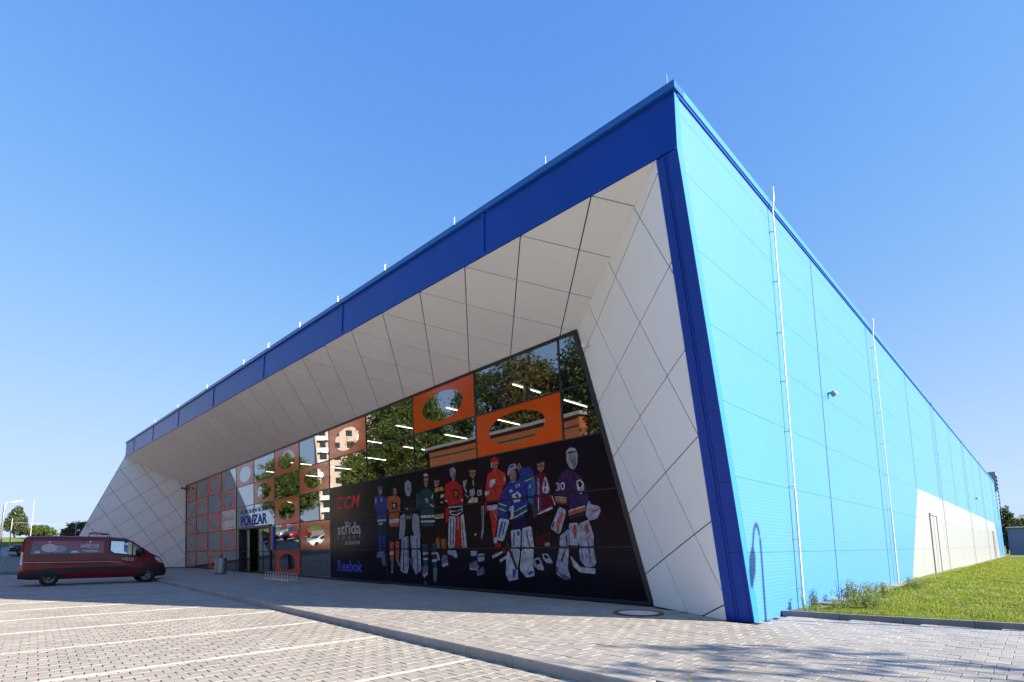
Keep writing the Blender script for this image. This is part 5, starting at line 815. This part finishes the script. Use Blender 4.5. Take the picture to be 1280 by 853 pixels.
# lawn blades
def blades(nb):
    rng = np.random.default_rng(5); u = rng.uniform(0, 1, nb); Y = 11.6 + 70 * u ** 2.6; X = -3.5 + rng.uniform(0, 1, nb) ** 1.1 * np.minimum(4.6, 4.6); X = np.where(rng.uniform(0, 1, nb) < .8, X, X + 2.2); ok = Y > 11.55 + .241 * (X + 3.9) + .05; X, Y = X[ok], Y[ok]; k = len(X)
    Z = .05 + .05 * np.clip((Y - 12) / 20, 0, 1); patch = .75 + .5 * np.sin(X * 2.3 + Y * .9) * np.sin(Y * 1.7 - X); h = rng.uniform(.02, .065, k) * (1 + .02 * Y) * np.clip(patch, .5, 1.3); w_ = .006 * (1 + .06 * Y); a = rng.uniform(0, 6.28, k); ln = rng.uniform(.1, .8, k) * h; b = rng.uniform(0, 6.28, k)
    V = np.stack([np.c_[X - w_ * np.cos(a), Y - w_ * np.sin(a), Z], np.c_[X + w_ * np.cos(a), Y + w_ * np.sin(a), Z], np.c_[X + ln * np.cos(b), Y + ln * np.sin(b), Z + h]], 1).reshape(-1, 3)
    me = bpy.data.meshes.new('lawn_grass'); me.from_pydata(V.tolist(), [], np.arange(k * 3).reshape(-1, 3).tolist()); me.materials.append(L_GRASS); return me
o = link('lawn_grass', blades(170000)); tag(o, 'short green lawn grass growing along the blue wall', 'grass', kind='stuff')

# ------------------------------------------------------------------ far buildings
t = thing('grey_shed', 'plain blue grey shed beyond the lawn at the far right', 'shed', (2, 113, .1)); M_SHED = mat('grey_sheet', (.22, .27, .34), rough=.6, var=.05)
MB().box(-5.9, 8, -3, 3, 0, 4.1).build('wall', M_SHED, t); MB().prism([(-6.1, -3.2, 4.1), (8.2, -3.2, 4.1), (8.2, 3.2, 4.35), (-6.1, 3.2, 4.35)], (0, 0, .12)).build('roof', M_GREYP, t)
for k in range(8): MB().box(-5.9 + k * 1.95, -5.84 + k * 1.95, -3.03, -3.0, 0, 4.1).build('seam', M_GREYP, t)
def block(label, loc, rz, bays, floors, m, m2):
    t = thing('apartment_block', label, 'building', loc, rz); Wd, H = bays * 3.2, floors * 2.9
    MB().box(0, Wd, 0, 12, 0, H).build('wall', m, t); MB().box(-.2, Wd + .2, -.2, 12.2, H, H + .5).build('roof', M_GREYP, t); wm = MB().box(-.8, .8, -.04, .03, 0, 1.5).mesh('window', M_WIN); fm = MB().box(-.9, .9, -.06, -.041, -.1, 0).mesh('sill', M_WHITEP)
    bm_ = MB(); bm_.box(-1.4, 1.4, -1.1, 0, -.12, 0); bm_.box(-1.4, 1.4, -1.1, -1.03, 0, .95); bm = bm_.mesh('balcony', m2)
    for f in range(floors):
        for c in range(bays):
            x = 1.6 + 3.2 * c; w_ = link('window', wm, t, (x, 0, f * 2.9 + 1.0)); link('sill', fm, w_)
            if c % 3 == 1 and f: link('balcony', bm, t, (x, 0, f * 2.9 + .15))
M_PLAS = mat('pink_plaster', (.62, .48, .42), rough=.9, var=.06); M_PLAS2 = mat('grey_panel', (.36, .38, .41), rough=.85, var=.08); M_BALC = mat('balcony_red', (.30, .10, .07), rough=.7, var=.1)
block('pinkish apartment block with balconies across the road', (-108, -55, 3.0), R(113), 8, 9, M_PLAS, M_WHITEP)
block('grey panel apartment block with red balconies across the car park', (-44, -46, -.2), R(200), 9, 9, M_PLAS2, M_BALC)
t = thing('brick_building', 'low orange brick building across the car park, mirrored in the glass', 'building', (-34, -11.5, -.15))
M_BRICK = mat('orange_brick', (.24, .075, .025), rough=.9, var=.15, vscale=5, bump=.2, bscale=30); MB().box(-12, 9, -8, 0, 0, 10.2).build('wall', M_BRICK, t); MB().box(-12.3, 9.3, -8.3, .3, 10.2, 10.5).build('roof', M_GREYP, t)
for k in range(4):
    for z in (1.2,): MB().box(-10.5 + k * 5, -8.1 + k * 5, -.02, .04, z, z + 1.8).build('window', M_WIN, t)
for z in (5.2, 6.6, 8.0, 9.3): MB().box(-12, 9, 0, .05, z, z + .10).build('brick_band', M_JOINT, t)
car('red car parked across the lot, mirrored in the glass', M_CARR, (-68, -6.5, terrain(-68, 0) + .02), R(60)); car('white car parked across the lot, mirrored in the glass', M_WHITE, (-63, -7.5, terrain(-63, 0) + .02), R(70)); car('silver car parked across the lot, mirrored in the glass', M_CARS, (-75, -8, terrain(-75, 0) + .02), R(60)); car('second red car farther down the row, mirrored in the glass', M_CARR, (-80, -11, terrain(-80, 0) + .02), R(60))
for o in bpy.data.objects:
    if '_w' in o.keys(): del o['_w']
